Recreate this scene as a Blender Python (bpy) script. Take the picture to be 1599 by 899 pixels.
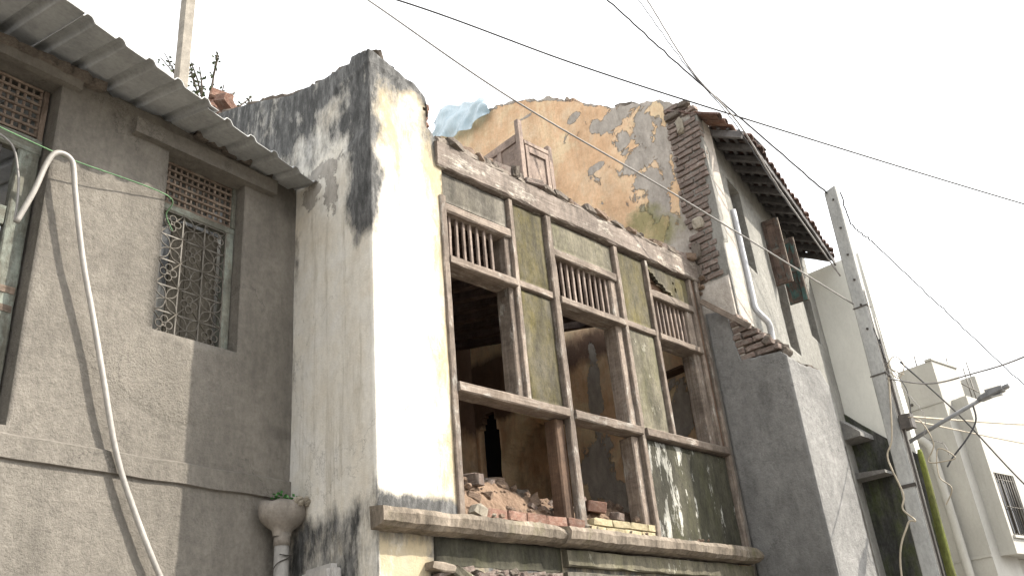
import bpy, bmesh, math, random
from mathutils import Vector, Matrix, Quaternion, noise
R = math.radians
random.seed(7)
for o in list(bpy.data.objects): bpy.data.objects.remove(o)
scn = bpy.context.scene
COL = scn.collection

# ------------------------------------------------------------------ camera
# X runs along the ruined facade, Y goes into the building, Z is up; eye height 1.6 m
HEAD, PITCH, ROLL = R(42.81), R(25.94), R(-5.52)
hd = Vector((math.cos(HEAD), math.sin(HEAD), 0)); rt = Vector((math.sin(HEAD), -math.cos(HEAD), 0)); zz = Vector((0, 0, 1))
Fv = hd*math.cos(PITCH) + zz*math.sin(PITCH); Uv = -hd*math.sin(PITCH) + zz*math.cos(PITCH)
Av = rt*math.cos(ROLL) + Uv*math.sin(ROLL); Bv = -rt*math.sin(ROLL) + Uv*math.cos(ROLL)
cam = bpy.data.cameras.new('camera'); co = bpy.data.objects.new('camera', cam); COL.objects.link(co)
co.matrix_world = Matrix(((Av.x, Bv.x, -Fv.x, 0), (Av.y, Bv.y, -Fv.y, 0), (Av.z, Bv.z, -Fv.z, 1.6), (0, 0, 0, 1)))
cam.sensor_width = 36; cam.lens = 36*1392/1599; cam.clip_end = 2000; cam.clip_start = .05
scn.camera = co
# ------------------------------------------------------------------ light
SUN_EL = R(42); SAZ = Vector((.68, -.735, 0)).normalized()
SUN = Vector((SAZ.x*math.cos(SUN_EL), SAZ.y*math.cos(SUN_EL), math.sin(SUN_EL)))
w = bpy.data.worlds.new('World'); scn.world = w; w.use_nodes = True
nt = w.node_tree; nt.nodes.clear()
sky = nt.nodes.new('ShaderNodeTexSky'); sky.sky_type = 'NISHITA'; sky.sun_disc = False
sky.sun_elevation = SUN_EL; sky.sun_rotation = math.atan2(SAZ.x, SAZ.y)
sky.air_density = 1.0; sky.dust_density = 6.0; sky.ozone_density = 1.0
hs = nt.nodes.new('ShaderNodeHueSaturation'); hs.inputs['Saturation'].default_value = .10; hs.inputs['Value'].default_value = 1.0
bg = nt.nodes.new('ShaderNodeBackground'); bg.inputs[1].default_value = .15
ow = nt.nodes.new('ShaderNodeOutputWorld')
nt.links.new(sky.outputs[0], hs.inputs['Color']); veil = nt.nodes.new('ShaderNodeMix'); veil.data_type = 'RGBA'; veil.inputs[0].default_value = .75; veil.inputs[7].default_value = (2.9, 2.95, 3.0, 1)   # thin even cloud veil
nt.links.new(hs.outputs[0], veil.inputs[6]); nt.links.new(veil.outputs[2], bg.inputs[0]); nt.links.new(bg.outputs[0], ow.inputs[0])
sl = bpy.data.lights.new('sun', 'SUN'); sl.energy = 2.0; sl.angle = R(.6); sl.color = (1, .92, .80)
so = bpy.data.objects.new('sun', sl); COL.objects.link(so); so.rotation_euler = (-SUN).to_track_quat('-Z', 'Y').to_euler(); so.location = SUN*30
vs = scn.view_settings; vs.view_transform = 'Standard'; vs.look = 'None'; vs.gamma = 1; vs.exposure = 2.2; vs.use_curve_mapping = False
scn.render.engine = 'CYCLES'

# ------------------------------------------------------------------ helpers
def tag(o, label=None, cat=None, group=None, kind=None):
    if label: o['label'] = label
    if cat: o['category'] = cat
    if group: o['group'] = group
    if kind: o['kind'] = kind
    return o
def empty(name, loc=(0, 0, 0), rz=0, label=None, cat=None, group=None):
    o = bpy.data.objects.new(name, None); COL.objects.link(o); o.location = loc; o.rotation_euler = (0, 0, rz); o.empty_display_size = .1
    return tag(o, label, cat, group)
def link(name, me, parent=None, mat=None):
    o = bpy.data.objects.new(name, me); COL.objects.link(o); o.parent = parent
    if mat and not me.materials: me.materials.append(mat)
    return o
def mesh(name, v, f, mat, parent=None, smooth=False, attrs=None):
    me = bpy.data.meshes.new(name); me.from_pydata([tuple(p) for p in v], [], f)
    bm = bmesh.new(); bm.from_mesh(me); bmesh.ops.recalc_face_normals(bm, faces=bm.faces); bm.to_mesh(me); bm.free()
    if attrs:
        for k, vals in attrs.items():
            a = me.attributes.new(k, 'FLOAT', 'POINT'); a.data.foreach_set('value', vals)
    if smooth: me.polygons.foreach_set('use_smooth', [True]*len(me.polygons))
    me.update()
    return link(name, me, parent, mat)
def N(x, y, z=0.0): return noise.noise(Vector((x, y, z)))
def fbm(x, y, z=0.0, o=4):
    s = 0; a = 1; t = 0
    for i in range(o):
        s += a*noise.noise(Vector((x, y, z))); t += a; a *= .55; x *= 2.07; y *= 2.07; z *= 2.07
    return s/t
def sm(a, b, x):
    t = max(0, min(1, (x-a)/(b-a))); return t*t*(3-2*t)
def interp(pts, x):
    if x <= pts[0][0]: return pts[0][1]
    for (a, b), (c, d) in zip(pts, pts[1:]):
        if x <= c: return b + (d-b)*(x-a)/(c-a)
    return pts[-1][1]
def lin(a, b, step, extra=()):
    n = max(1, round((b-a)/step)); g = [a+(b-a)*i/n for i in range(n+1)]
    for e in extra:
        if a < e < b:
            k = min(range(1, len(g)-1), key=lambda i: abs(g[i]-e)); g[k] = e
    return sorted(g)
def blobs(lst, u, v):
    m = 0
    for (a, b, ra, rb) in lst:
        d = ((u-a)/ra)**2 + ((v-b)/rb)**2
        if d < 4: m = max(m, 1-d*.5)
    return m
def gwall(name, U, V, mapf, thick, mat, parent=None, hole=None, top=None, attrs=None, disp=None, smooth=True):
    """uneven wall sheet with openings, ragged top and real thickness"""
    nu, nv = len(U), len(V); tp = [top(u) if top else 1e9 for u in U]
    used = {}; uv = []; F = []
    def vid(i, j):
        k = (i, j)
        if k not in used: used[k] = len(uv); uv.append((U[i], min(V[j], tp[i])))
        return used[k]
    for i in range(nu-1):
        for j in range(nv-1):
            if V[j] >= max(tp[i], tp[i+1])-1e-6: continue
            if hole and hole((U[i]+U[i+1])/2, (V[j]+V[j+1])/2): continue
            F.append((vid(i, j), vid(i+1, j), vid(i+1, j+1), vid(i, j+1)))
    ec = {}
    for f in F:
        for a, b in zip(f, f[1:]+f[:1]):
            k = (min(a, b), max(a, b)); ec[k] = ec.get(k, 0)+1
    n = len(uv); P = []
    for (u, v) in uv: P.append(mapf(u, v, disp(u, v) if disp else 0))
    at = {k: [fn(u, v) for (u, v) in uv] for k, fn in (attrs or {}).items()}
    FF = list(F); bid = {}
    def bk(a):
        if a not in bid:
            bid[a] = n+len(bid); u, v = uv[a]; P.append(mapf(u, v, thick))
            for k in at: at[k].append(at[k][a])
        return bid[a]
    for (a, b), c in ec.items():
        if c == 1: FF.append((a, b, bk(b), bk(a)))
    for f in F: FF.append(tuple(bk(a) for a in reversed(f)))
    me = bpy.data.meshes.new(name); me.from_pydata(P, [], FF)
    for k, vals in at.items():
        a = me.attributes.new(k, 'FLOAT', 'POINT'); a.data.foreach_set('value', vals)
    if smooth: me.polygons.foreach_set('use_smooth', [True]*len(F)+[False]*(len(FF)-len(F)))
    me.update()
    return link(name, me, parent, mat)
def prism(name, poly, mapf, d0, d1, mat, parent=None):
    n = len(poly); v = [mapf(a, b, d0) for a, b in poly]+[mapf(a, b, d1) for a, b in poly]
    f = [tuple(range(n)), tuple(range(2*n-1, n-1, -1))]+[(i, (i+1) % n, n+(i+1) % n, n+i) for i in range(n)]
    return mesh(name, v, f, mat, parent)
def member(name, p0, p1, w_, h_, mat, parent=None, jit=.004, seg=None, up=(0, 0, 1), ch=.12, seed=None):
    """worn timber or slab: length on local x, chamfered section, uneven edges"""
    p0, p1 = Vector(p0), Vector(p1); L = (p1-p0).length; x = (p1-p0).normalized(); up = Vector(up)
    y = up.cross(x)
    y = y.normalized() if y.length > 1e-4 else Vector((0, 1, 0)); z = x.cross(y)
    M = Matrix(((x.x, y.x, z.x, p0.x), (x.y, y.y, z.y, p0.y), (x.z, y.z, z.z, p0.z), (0, 0, 0, 1)))
    seg = seg or max(2, min(24, int(L/.12))); c = ch*min(w_, h_); hw, hh = w_/2, h_/2
    sec = [(-hw+c, -hh), (hw-c, -hh), (hw, -hh+c), (hw, hh-c), (hw-c, hh), (-hw+c, hh), (-hw, hh-c), (-hw, -hh+c)]
    sd = seed if seed is not None else random.random()*100; v = []; f = []
    for i in range(seg+1):
        t = L*i/seg
        for k, (a, b) in enumerate(sec):
            j = jit
            v.append((t+(N(k*1.7, sd, 3)*jit*1.2 if i in (0, seg) else 0), a+N(t*6+sd, k*.9)*j*1.6, b+N(t*6+sd+40, k*.9)*j*1.6))
    for i in range(seg):
        for k in range(8): f.append((i*8+k, i*8+(k+1) % 8, i*8+8+(k+1) % 8, i*8+8+k))
    f.append(tuple(range(7, -1, -1))); f.append(tuple(range(seg*8, seg*8+8)))
    o = mesh(name, v, f, mat, parent); o.matrix_basis = M
    return o
def bx(name, a, b, mat, parent=None, jit=.003):
    """member filling the box a..b, its length on the longest side"""
    a, b = Vector(a), Vector(b); c = (a+b)/2; d = b-a; k = max(range(3), key=lambda i: abs(d[i]))
    p0 = c.copy(); p1 = c.copy(); p0[k] = a[k]; p1[k] = b[k]
    if k == 0: return member(name, p0, p1, abs(d.y), abs(d.z), mat, parent, jit)
    if k == 1: return member(name, p0, p1, abs(d.x), abs(d.z), mat, parent, jit)
    return member(name, p0, p1, abs(d.x), abs(d.y), mat, parent, jit, up=(0, 1, 0))
def smooth_path(pts, n=6):
    pts = [Vector(p) for p in pts]; out = []
    for i in range(len(pts)-1):
        a = pts[max(i-1, 0)]; b = pts[i]; c = pts[i+1]; d = pts[min(i+2, len(pts)-1)]
        for k in range(n):
            t = k/n; out.append(.5*((2*b)+(c-a)*t+(2*a-5*b+4*c-d)*t*t+(3*b-a-3*c+d)*t**3))
    return out+[pts[-1]]
def tube_geo(pts, r, v, f, sides=6, closed=False):
    base = len(v); n = len(pts); pts = [Vector(p) for p in pts]; pv = None
    for i, p in enumerate(pts):
        t = (pts[(i+1) % n]-pts[i-1]) if closed else (pts[min(i+1, n-1)]-pts[max(i-1, 0)])
        t = t.normalized() if t.length > 1e-9 else Vector((0, 0, 1))
        if pv is None:
            q = Vector((0, 0, 1)) if abs(t.z) < .9 else Vector((1, 0, 0)); pv = t.cross(q).normalized()
        else: pv = (pv-t*pv.dot(t)).normalized()
        b = t.cross(pv); rr = r[i] if isinstance(r, (list, tuple)) else r
        for k in range(sides):
            a = 2*math.pi*k/sides; v.append(p+pv*math.cos(a)*rr+b*math.sin(a)*rr)
    for i in range(n if closed else n-1):
        j = (i+1) % n
        for k in range(sides): f.append((base+i*sides+k, base+i*sides+(k+1) % sides, base+j*sides+(k+1) % sides, base+j*sides+k))
    if not closed:
        f.append(tuple(base+k for k in range(sides))); f.append(tuple(base+(n-1)*sides+k for k in range(sides)))
def tube(name, pts, r, mat, parent=None, sides=8, sub=6):
    v = []; f = []; tube_geo(smooth_path(pts, sub) if sub > 1 else pts, r, v, f, sides)
    return mesh(name, v, f, mat, parent, smooth=True)
def chunk_meshes(tagname, mat, jit, n=5, bev=.12):
    out = []
    for k in range(n):
        bm = bmesh.new(); bmesh.ops.create_cube(bm, size=1)
        bmesh.ops.bevel(bm, geom=bm.edges[:], offset=bev, segments=1, affect='EDGES')
        for v in bm.verts: v.co += Vector((random.uniform(-1, 1), random.uniform(-1, 1), random.uniform(-1, 1)))*jit
        me = bpy.data.meshes.new(tagname); bm.to_mesh(me); bm.free(); me.materials.append(mat); out.append(me)
    return out
def stone_meshes(tagname, mat, n=5):
    out = []
    for k in range(n):
        bm = bmesh.new(); bmesh.ops.create_icosphere(bm, subdivisions=1, radius=.5)
        for v in bm.verts: v.co *= random.uniform(.72, 1.25)
        me = bpy.data.meshes.new(tagname); bm.to_mesh(me); bm.free(); me.materials.append(mat); out.append(me)
    return out
def piece(name, meshes, loc, scale, rot=(0, 0, 0), parent=None):
    o = link(name, random.choice(meshes), parent); o.location = loc; o.scale = scale; o.rotation_euler = rot; return o

# ------------------------------------------------------------------ materials
class NT:
    def __init__(s, name, rough=.9, spec=.25, metal=0):
        s.m = bpy.data.materials.new(name); s.m.use_nodes = True; s.t = s.m.node_tree; s.b = s.t.nodes['Principled BSDF']
        s.b.inputs['Roughness'].default_value = rough; s.b.inputs['Specular IOR Level'].default_value = spec; s.b.inputs['Metallic'].default_value = metal
        s.tc = s.t.nodes.new('ShaderNodeTexCoord'); s.oi = s.t.nodes.new('ShaderNodeObjectInfo')
        a = s.t.nodes.new('ShaderNodeVectorMath'); a.operation = 'SCALE'; a.inputs[0].default_value = (37, 19, 53); s.t.links.new(s.oi.outputs['Random'], a.inputs['Scale'])
        c = s.t.nodes.new('ShaderNodeVectorMath'); s.t.links.new(s.tc.outputs['Object'], c.inputs[0]); s.t.links.new(a.outputs[0], c.inputs[1]); s.rv = c.outputs[0]
    def put(s, sock, v):
        if hasattr(v, 'is_output'): s.t.links.new(v, sock)
        elif isinstance(v, tuple) and len(v) == 3 and sock.type == 'RGBA': sock.default_value = v+(1,)
        else: sock.default_value = v
    def vec(s, sc=(1, 1, 1), rnd=False):
        n = s.t.nodes.new('ShaderNodeMapping'); n.inputs['Scale'].default_value = sc; s.t.links.new(s.rv if rnd else s.tc.outputs['Object'], n.inputs[0]); return n.outputs[0]
    def noise(s, scale, sc=(1, 1, 1), detail=6, rough=.6, rnd=False, dist=0):
        n = s.t.nodes.new('ShaderNodeTexNoise'); n.inputs['Scale'].default_value = scale; n.inputs['Detail'].default_value = detail
        n.inputs['Roughness'].default_value = rough; n.inputs['Distortion'].default_value = dist; s.t.links.new(s.vec(sc, rnd), n.inputs['Vector']); return n.outputs['Fac']
    def ramp(s, fac, stops):
        n = s.t.nodes.new('ShaderNodeValToRGB'); e = n.color_ramp.elements
        while len(e) < len(stops): e.new(.5)
        for k, (p, c) in enumerate(stops):
            e[k].position = p; e[k].color = (c if isinstance(c, tuple) else (c, c, c))+(1,)
        s.put(n.inputs[0], fac); return n.outputs[0]
    def mix(s, fac, a, b, blend='MIX'):
        n = s.t.nodes.new('ShaderNodeMix'); n.data_type = 'RGBA'; n.blend_type = blend
        s.put(n.inputs[0], fac); s.put(n.inputs[6], a); s.put(n.inputs[7], b); return n.outputs[2]
    def math(s, op, a, b=0.0, c=None):
        n = s.t.nodes.new('ShaderNodeMath'); n.operation = op; s.put(n.inputs[0], a); s.put(n.inputs[1], b)
        if c is not None: s.put(n.inputs[2], c)
        return n.outputs[0]
    def attr(s, name):
        n = s.t.nodes.new('ShaderNodeAttribute'); n.attribute_name = name; return n.outputs['Fac']
    def crack(s, scale, thr=.5):
        v = s.t.nodes.new('ShaderNodeTexVoronoi'); v.feature = 'DISTANCE_TO_EDGE'; v.inputs['Scale'].default_value = scale
        nz = s.t.nodes.new('ShaderNodeTexNoise'); nz.inputs['Scale'].default_value = 2.2; nz.inputs['Detail'].default_value = 8; nz.inputs['Roughness'].default_value = .7; s.t.links.new(s.tc.outputs['Object'], nz.inputs['Vector'])
        a = s.t.nodes.new('ShaderNodeVectorMath'); a.operation = 'MULTIPLY_ADD'; s.t.links.new(nz.outputs['Color'], a.inputs[0]); a.inputs[1].default_value = (.8, .8, .8); s.t.links.new(s.tc.outputs['Object'], a.inputs[2]); s.t.links.new(a.outputs[0], v.inputs['Vector'])
        return s.math('MULTIPLY', s.ramp(v.outputs['Distance'], [(.0015, 1.), (.006, 0.)]), s.ramp(s.noise(1.1, detail=3), [(thr, 0.), (thr+.06, 1.)]))
    def mask(s, a, ns, amt, lo, hi):
        """attribute broken up by noise, then thresholded"""
        x = s.math('MULTIPLY_ADD', s.math('SUBTRACT', ns, .5), amt, a); return s.ramp(x, [(lo, 0.), (hi, 1.)])
    def done(s, col, height=None, strength=.4, dist=.01, rough=None, k=.78, grime=.5):
        if grime:
            g1 = s.ramp(s.noise(3.1, (1, 1, .35), 10, .75, True), [(.38, 1.0-grime), (.62, 1.0)]); g2 = s.ramp(s.noise(34, (1, 1, .6), 7, .75, True), [(.34, 1.0-grime*.7), (.58, 1.0)])
            col = s.mix(1.0, s.mix(1.0, col, g1, 'MULTIPLY'), g2, 'MULTIPLY')
        col = s.mix(1.0, col, (k, k, k), 'MULTIPLY')
        s.put(s.b.inputs['Base Color'], col)
        if rough is not None: s.put(s.b.inputs['Roughness'], rough)
        if height is not None:
            n = s.t.nodes.new('ShaderNodeBump'); n.inputs['Strength'].default_value = strength; n.inputs['Distance'].default_value = dist
            s.put(n.inputs['Height'], height); s.t.links.new(n.outputs[0], s.b.inputs['Normal'])
        return s.m
MAT = {}
def m_grey_plaster(name, c0, c1, dark, k=.76):
    n = NT(name); a = n.noise(1.7, detail=8, rough=.65); b = n.noise(14, detail=8, rough=.7); st = n.noise(5, (1, 1, .12), 6)
    col = n.ramp(a, [(.3, c0), (.7, c1)])
    col = n.mix(n.ramp(b, [(.35, .55), (.6, 0.)]), col, dark, 'MIX')
    col = n.mix(n.ramp(st, [(.5, 0.), (.75, .35)]), col, dark)
    m = n.mask(n.attr('stain_shade'), n.noise(7, detail=9, rough=.7), .8, .35, .75); col = n.mix(n.math('MULTIPLY', m, .75), col, tuple(x*.45 for x in c0))
    pl = n.mask(n.attr('pale'), n.noise(9, detail=9, rough=.7), .8, .35, .75); col = n.mix(n.math('MULTIPLY', pl, .6), col, tuple(min(.8, x*1.45) for x in c1))
    ck = n.crack(.9, .50); col = n.mix(n.math('MULTIPLY', ck, .6), col, tuple(x*.3 for x in c0))
    f = n.noise(55, detail=8, rough=.75); g = n.noise(16, detail=5)
    h = n.math('MULTIPLY_ADD', n.math('MULTIPLY', f, n.math('ADD', pl, .55)), 1.0, n.math('MULTIPLY', g, .6))
    return n.done(col, h, 1.0, .024, k=k, grime=.27)
MAT['grey'] = m_grey_plaster('grey_plaster', (.225, .205, .178), (.315, .290, .250), (.17, .155, .135))
MAT['cement'] = m_grey_plaster('cement_render', (.24, .236, .228), (.35, .345, .33), (.17, .167, .16), .82)
MAT['house_white'] = m_grey_plaster('rendered_wall', (.29, .285, .26), (.42, .41, .375), (.20, .195, .175))
def m_lime():
    n = NT('lime_wash'); a = n.noise(2.2, detail=8, rough=.65); b = n.noise(26, (1, 1, .35), 8, .7); fine = n.noise(70, detail=6, rough=.7)
    col = n.ramp(a, [(.3, (.66, .60, .50)), (.5, (.72, .685, .61)), (.72, (.74, .725, .69))])
    y = n.mask(n.attr('yellow'), n.noise(5, (1, 1, .4), 10, .74, dist=.4), 1.9, .30, .72); col = n.mix(n.math('MULTIPLY', y, .8), col, (.36, .285, .155))
    rn = n.ramp(n.noise(11, (1, 1, .07), 9, .7), [(.54, 0.), (.70, 1.)]); col = n.mix(n.math('MULTIPLY', rn, .62), col, (.34, .30, .23))
    bl = n.ramp(n.noise(3.4, (1, 1, .6), 10, .74, dist=.5), [(.56, 0.), (.70, 1.)]); col = n.mix(n.math('MULTIPLY', bl, .5), col, (.40, .36, .285))
    pit = n.ramp(n.noise(24, (1, 1, .30), 5, .6), [(.66, 0.), (.72, 1.)]); pit = n.math('MULTIPLY', pit, n.attr('pits')); col = n.mix(n.math('MULTIPLY', pit, .85), col, (.14, .12, .10))
    g = n.mask(n.attr('peel'), n.noise(7, detail=10, rough=.7), 1.9, .50, .56); col = n.mix(g, col, n.ramp(b, [(.3, (.30, .28, .25)), (.7, (.46, .43, .385))]))
    big = n.noise(6, (1, 1, .45), 10, .72); m = n.mask(n.attr('stain_shade'), big, 1.7, .26, .70)
    ck = n.crack(1.1, .45); col = n.mix(n.math('MULTIPLY', ck, .55), col, (.13, .115, .095))
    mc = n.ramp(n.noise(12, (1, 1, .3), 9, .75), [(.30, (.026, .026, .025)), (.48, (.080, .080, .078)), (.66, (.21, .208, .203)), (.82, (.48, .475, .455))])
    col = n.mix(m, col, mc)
    h = n.math('MULTIPLY_ADD', fine, .5, n.math('SUBTRACT', n.math('MULTIPLY', n.noise(9, detail=6), .7), n.math('MULTIPLY_ADD', g, .9, n.math('MULTIPLY', pit, .5))))
    return n.done(col, h, .6, .015, k=.88, grime=.16)
MAT['lime'] = m_lime()
def m_ochre():
    n = NT('ochre_plaster'); a = n.noise(2.5, detail=9, rough=.68); b = n.noise(11, (1, 1, .5), 9, .7); fine = n.noise(60, detail=6, rough=.7)
    col = n.ramp(a, [(.28, (.50, .315, .185)), (.5, (.62, .425, .265)), (.72, (.67, .53, .37))])
    col = n.mix(n.ramp(b, [(.55, 0.), (.72, .55)]), col, (.54, .44, .33))
    col = n.mix(n.ramp(n.noise(1.6, (1, 1, .8), 9, .7, dist=.6), [(.48, 0.), (.60, .7)]), col, (.66, .545, .36))
    col = n.mix(n.ramp(n.noise(15, (1, 1, .10), 8, .7), [(.55, 0.), (.72, .5)]), col, (.42, .235, .13))
    dk = n.mask(n.attr('stain_shade'), n.noise(6, (1, 1, .4), 9, .7), .9, .35, .8); col = n.mix(n.math('MULTIPLY', dk, .93), col, (.115, .072, .054))  # dimness of the room mixed into the plaster colour
    g = n.mask(n.attr('peel'), n.noise(3.6, detail=11, rough=.70, dist=.4), 2.3, .44, .49)
    col = n.mix(g, col, n.ramp(b, [(.3, (.27, .245, .215)), (.7, (.44, .40, .355))]))
    mo = n.mask(n.attr('moss'), n.noise(10, detail=9, rough=.7), .9, .35, .75); col = n.mix(n.math('MULTIPLY', mo, .8), col, (.21, .20, .085))
    h = n.math('MULTIPLY_ADD', fine, .35, n.math('SUBTRACT', n.math('MULTIPLY', n.noise(8, detail=7), .6), g))
    return n.done(col, h, .95, .03, k=1.2, grime=.22)
MAT['ochre'] = m_ochre()
def m_wood(name, c0, c1, c2, paint=None, pf=(.5, .6), rough=.85):
    n = NT(name, rough); g = n.noise(5, (.5, 9, 9), 8, .7, True, .6); a = n.noise(4, (1, 1.5, 1.5), 6, .6, True)
    col = n.ramp(g, [(.28, c0), (.5, c1), (.75, c2)]); col = n.mix(n.ramp(a, [(.4, .5), (.65, 0.)]), col, c0)
    v = n.math('MULTIPLY_ADD', n.oi.outputs['Random'], .35, .82); cc = n.t.nodes.new('ShaderNodeCombineColor')
    for k in range(3): n.t.links.new(v, cc.inputs[k])
    col = n.mix(1.0, col, cc.outputs[0], 'MULTIPLY'); h = n.math('MULTIPLY', g, 1.0)
    if paint:
        p = n.ramp(n.noise(7, (.6, 1.6, 1.6), 9, .7, True), [(pf[0], 0.), (pf[1], 1.)]); col = n.mix(p, col, paint); h = n.math('MULTIPLY_ADD', p, .5, h)
    return n.done(col, h, .7, .008, k=.90, grime=.45)
MAT['wood'] = m_wood('weathered_timber', (.14, .108, .085), (.28, .228, .185), (.43, .375, .32), (.50, .47, .42), (.56, .70))
MAT['beamwood'] = m_wood('limed_beam', (.17, .135, .11), (.32, .265, .225), (.44, .38, .33), (.60, .55, .47), (.53, .64))
MAT['wood_in'] = m_wood('inner_timber', (.10, .062, .042), (.19, .12, .08), (.28, .19, .13))
MAT['bar'] = m_wood('window_bar', (.20, .15, .12), (.33, .265, .225), (.45, .38, .33))
MAT['rafter'] = m_wood('old_rafter', (.09, .085, .085), (.17, .162, .160), (.26, .25, .24))
MAT['joist'] = m_wood('dusty_joist', (.085, .062, .055), (.15, .112, .095), (.23, .18, .155))
MAT['cupboard'] = m_wood('cupboard_wood', (.27, .20, .165), (.38, .30, .25), (.48, .39, .33), (.52, .40, .31), (.55, .7))
MAT['teal'] = m_wood('teal_paint', (.10, .075, .062), (.16, .125, .105), (.24, .19, .16), (.085, .155, .14), (.50, .58))
MAT['brownpaint'] = m_wood('brown_shutter', (.10, .07, .055), (.17, .12, .098), (.26, .19, .155), (.15, .16, .145), (.52, .62))
MAT['greenpaint'] = m_wood('pale_green_paint', (.13, .12, .095), (.20, .20, .165), (.27, .285, .245), (.27, .295, .255), (.46, .60))
MAT['orange_wood'] = m_wood('orange_wood', (.40, .22, .08), (.55, .32, .12), (.66, .42, .2))
def m_panel(name, base0, base1, green, ga, flake, fa, grad=0, fs=.62):
    n = NT(name); a = n.noise(3.2, (1, 1, .45), 9, .68, True); s = n.noise(9, (1, 1, .16), 9, .7, True); f = n.noise(50, detail=6, rough=.7)
    col = n.ramp(a, [(.3, base0), (.7, base1)])
    col = n.mix(n.ramp(n.noise(4.5, (1, 1, .5), 9, .7, True), [(.5-ga, 0.), (.75-ga, .95)]), col, green)
    col = n.mix(n.ramp(s, [(.46, 0.), (.68, .75)]), col, tuple(x*.45 for x in base0))
    fn = n.noise(6.5, (1.4, 1, fs), 10, .72, True)
    if grad:
        sx = n.t.nodes.new('ShaderNodeSeparateXYZ'); n.t.links.new(n.tc.outputs['Object'], sx.inputs[0]); fn = n.math('ADD', fn, n.math('MULTIPLY_ADD', sx.outputs[0], -grad, grad*.55))
    fl = n.ramp(fn, [(fa, 0.), (fa+.03, 1.)]); col = n.mix(fl, col, flake)
    h = n.math('MULTIPLY_ADD', fl, .7, n.math('MULTIPLY_ADD', f, .5, n.noise(14, detail=7)))
    return n.done(col, h, .6, .012, k=.54, grime=.55)
MAT['panel_grey'] = m_panel('grey_panel', (.23, .205, .165), (.36, .33, .275), (.20, .185, .11), -.02, (.55, .50, .42), .72)
MAT['panel_moss'] = m_panel('mossy_panel', (.20, .18, .13), (.32, .285, .215), (.215, .18, .06), .13, (.46, .42, .31), .66)
MAT['panel_flake'] = m_panel('flaking_panel', (.10, .095, .07), (.17, .16, .115), (.09, .09, .045), .06, (.78, .77, .69), .552, .045, .36)
MAT['panel_pale'] = m_panel('pale_panel', (.27, .245, .18), (.38, .345, .25), (.19, .185, .085), .02, (.60, .57, .45), .60)
MAT['ledge'] = m_panel('ledge_render', (.40, .33, .255), (.60, .51, .41), (.24, .235, .09), -.03, (.70, .62, .50), .63)
MAT['moss_wall'] = m_panel('damp_wall', (.10, .105, .10), (.22, .22, .205), (.15, .19, .06), .06, (.36, .35, .33), .72)
MAT['mossgreen'] = m_panel('moss', (.20, .21, .07), (.36, .38, .10), (.28, .33, .06), .08, (.30, .27, .16), .66)
def m_brick(name, c0, c1, dust, da):
    n = NT(name); a = n.noise(6, detail=8, rough=.7, rnd=True); col = n.ramp(a, [(.3, c0), (.7, c1)])
    col = n.mix(n.ramp(n.noise(3, detail=9, rough=.72, rnd=True), [(da, 0.), (da+.2, .85)]), col, dust)
    v = n.math('MULTIPLY_ADD', n.oi.outputs['Random'], .45, .75); cc = n.t.nodes.new('ShaderNodeCombineColor')
    for k in range(3): n.t.links.new(v, cc.inputs[k])
    col = n.mix(1.0, col, cc.outputs[0], 'MULTIPLY')
    return n.done(col, n.noise(18, detail=9, rough=.75, rnd=True), .7, .06, k=1.0, grime=.4)
MAT['brick'] = m_brick('dusty_brick', (.23, .155, .128), (.34, .245, .205), (.38, .33, .29), .38)
MAT['redbrick'] = m_brick('red_brick', (.25, .13, .095), (.36, .215, .16), (.38, .29, .235), .48)
MAT['cream'] = m_brick('cream_brick', (.55, .46, .27), (.66, .58, .40), (.42, .36, .25), .58)
MAT['stone'] = m_brick('mud_stone', (.22, .15, .108), (.34, .245, .18), (.39, .30, .225), .46)
MAT['plasterlump'] = m_brick('plaster_lump', (.42, .37, .29), (.60, .54, .44), (.30, .25, .20), .55)
def m_plain(name, c0, c1, scale=6, rough=.8, sc=(1, 1, 1), bump=.25, dist=.005, spec=.3, metal=0, bs=40, k=.78, grime=.3):
    n = NT(name, rough, spec, metal); a = n.noise(scale, sc, 8, .65)
    return n.done(n.ramp(a, [(.3, c0), (.7, c1)]), n.noise(bs, detail=6, rough=.7), bump, dist, k=k, grime=grime)
MAT['earth'] = m_plain('rubble_earth', (.21, .135, .09), (.37, .26, .18), 9, .95, bump=.9, dist=.03, bs=22)
MAT['mortar'] = m_plain('mud_mortar', (.20, .165, .135), (.36, .31, .26), 7, .95, bump=.9, dist=.03, bs=20)
MAT['tin'] = m_plain('roof_sheet', (.36, .37, .37), (.46, .465, .46), 3, .55, (1, .3, 1), .15, spec=.4, k=.95)
MAT['tile'] = m_brick('clay_tile', (.17, .095, .075), (.26, .16, .13), (.15, .14, .13), .42)
MAT['concrete'] = m_plain('pole_concrete', (.36, .365, .355), (.48, .48, .46), 5, .9, (1, 1, .3), .4, .008, k=.95)
MAT['pvc'] = m_plain('pvc_pipe', (.38, .36, .33), (.50, .475, .44), 4, .5, bump=.08, spec=.4)
MAT['pvcwhite'] = m_plain('white_pvc', (.46, .475, .50), (.56, .57, .59), 4, .45, bump=.05, spec=.4)
MAT['hopper'] = m_plain('cement_hopper', (.22, .195, .165), (.40, .36, .315), 8, .95, bump=.6, dist=.015)
MAT['black'] = m_plain('black_cable', (.05, .05, .055), (.10, .10, .105), 8, .6, bump=.1)
MAT['greycable'] = m_plain('grey_cable', (.28, .27, .26), (.42, .40, .38), 8, .6, bump=.1)
MAT['beigecable'] = m_plain('beige_cable', (.44, .38, .28), (.58, .51, .40), 8, .6, bump=.1)
MAT['string'] = m_plain('green_string', (.12, .24, .12), (.2, .36, .19), 30, .8)
MAT['iron'] = m_plain('painted_iron', (.10, .088, .07), (.165, .148, .122), 20, .6, bump=.2, spec=.4)
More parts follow.
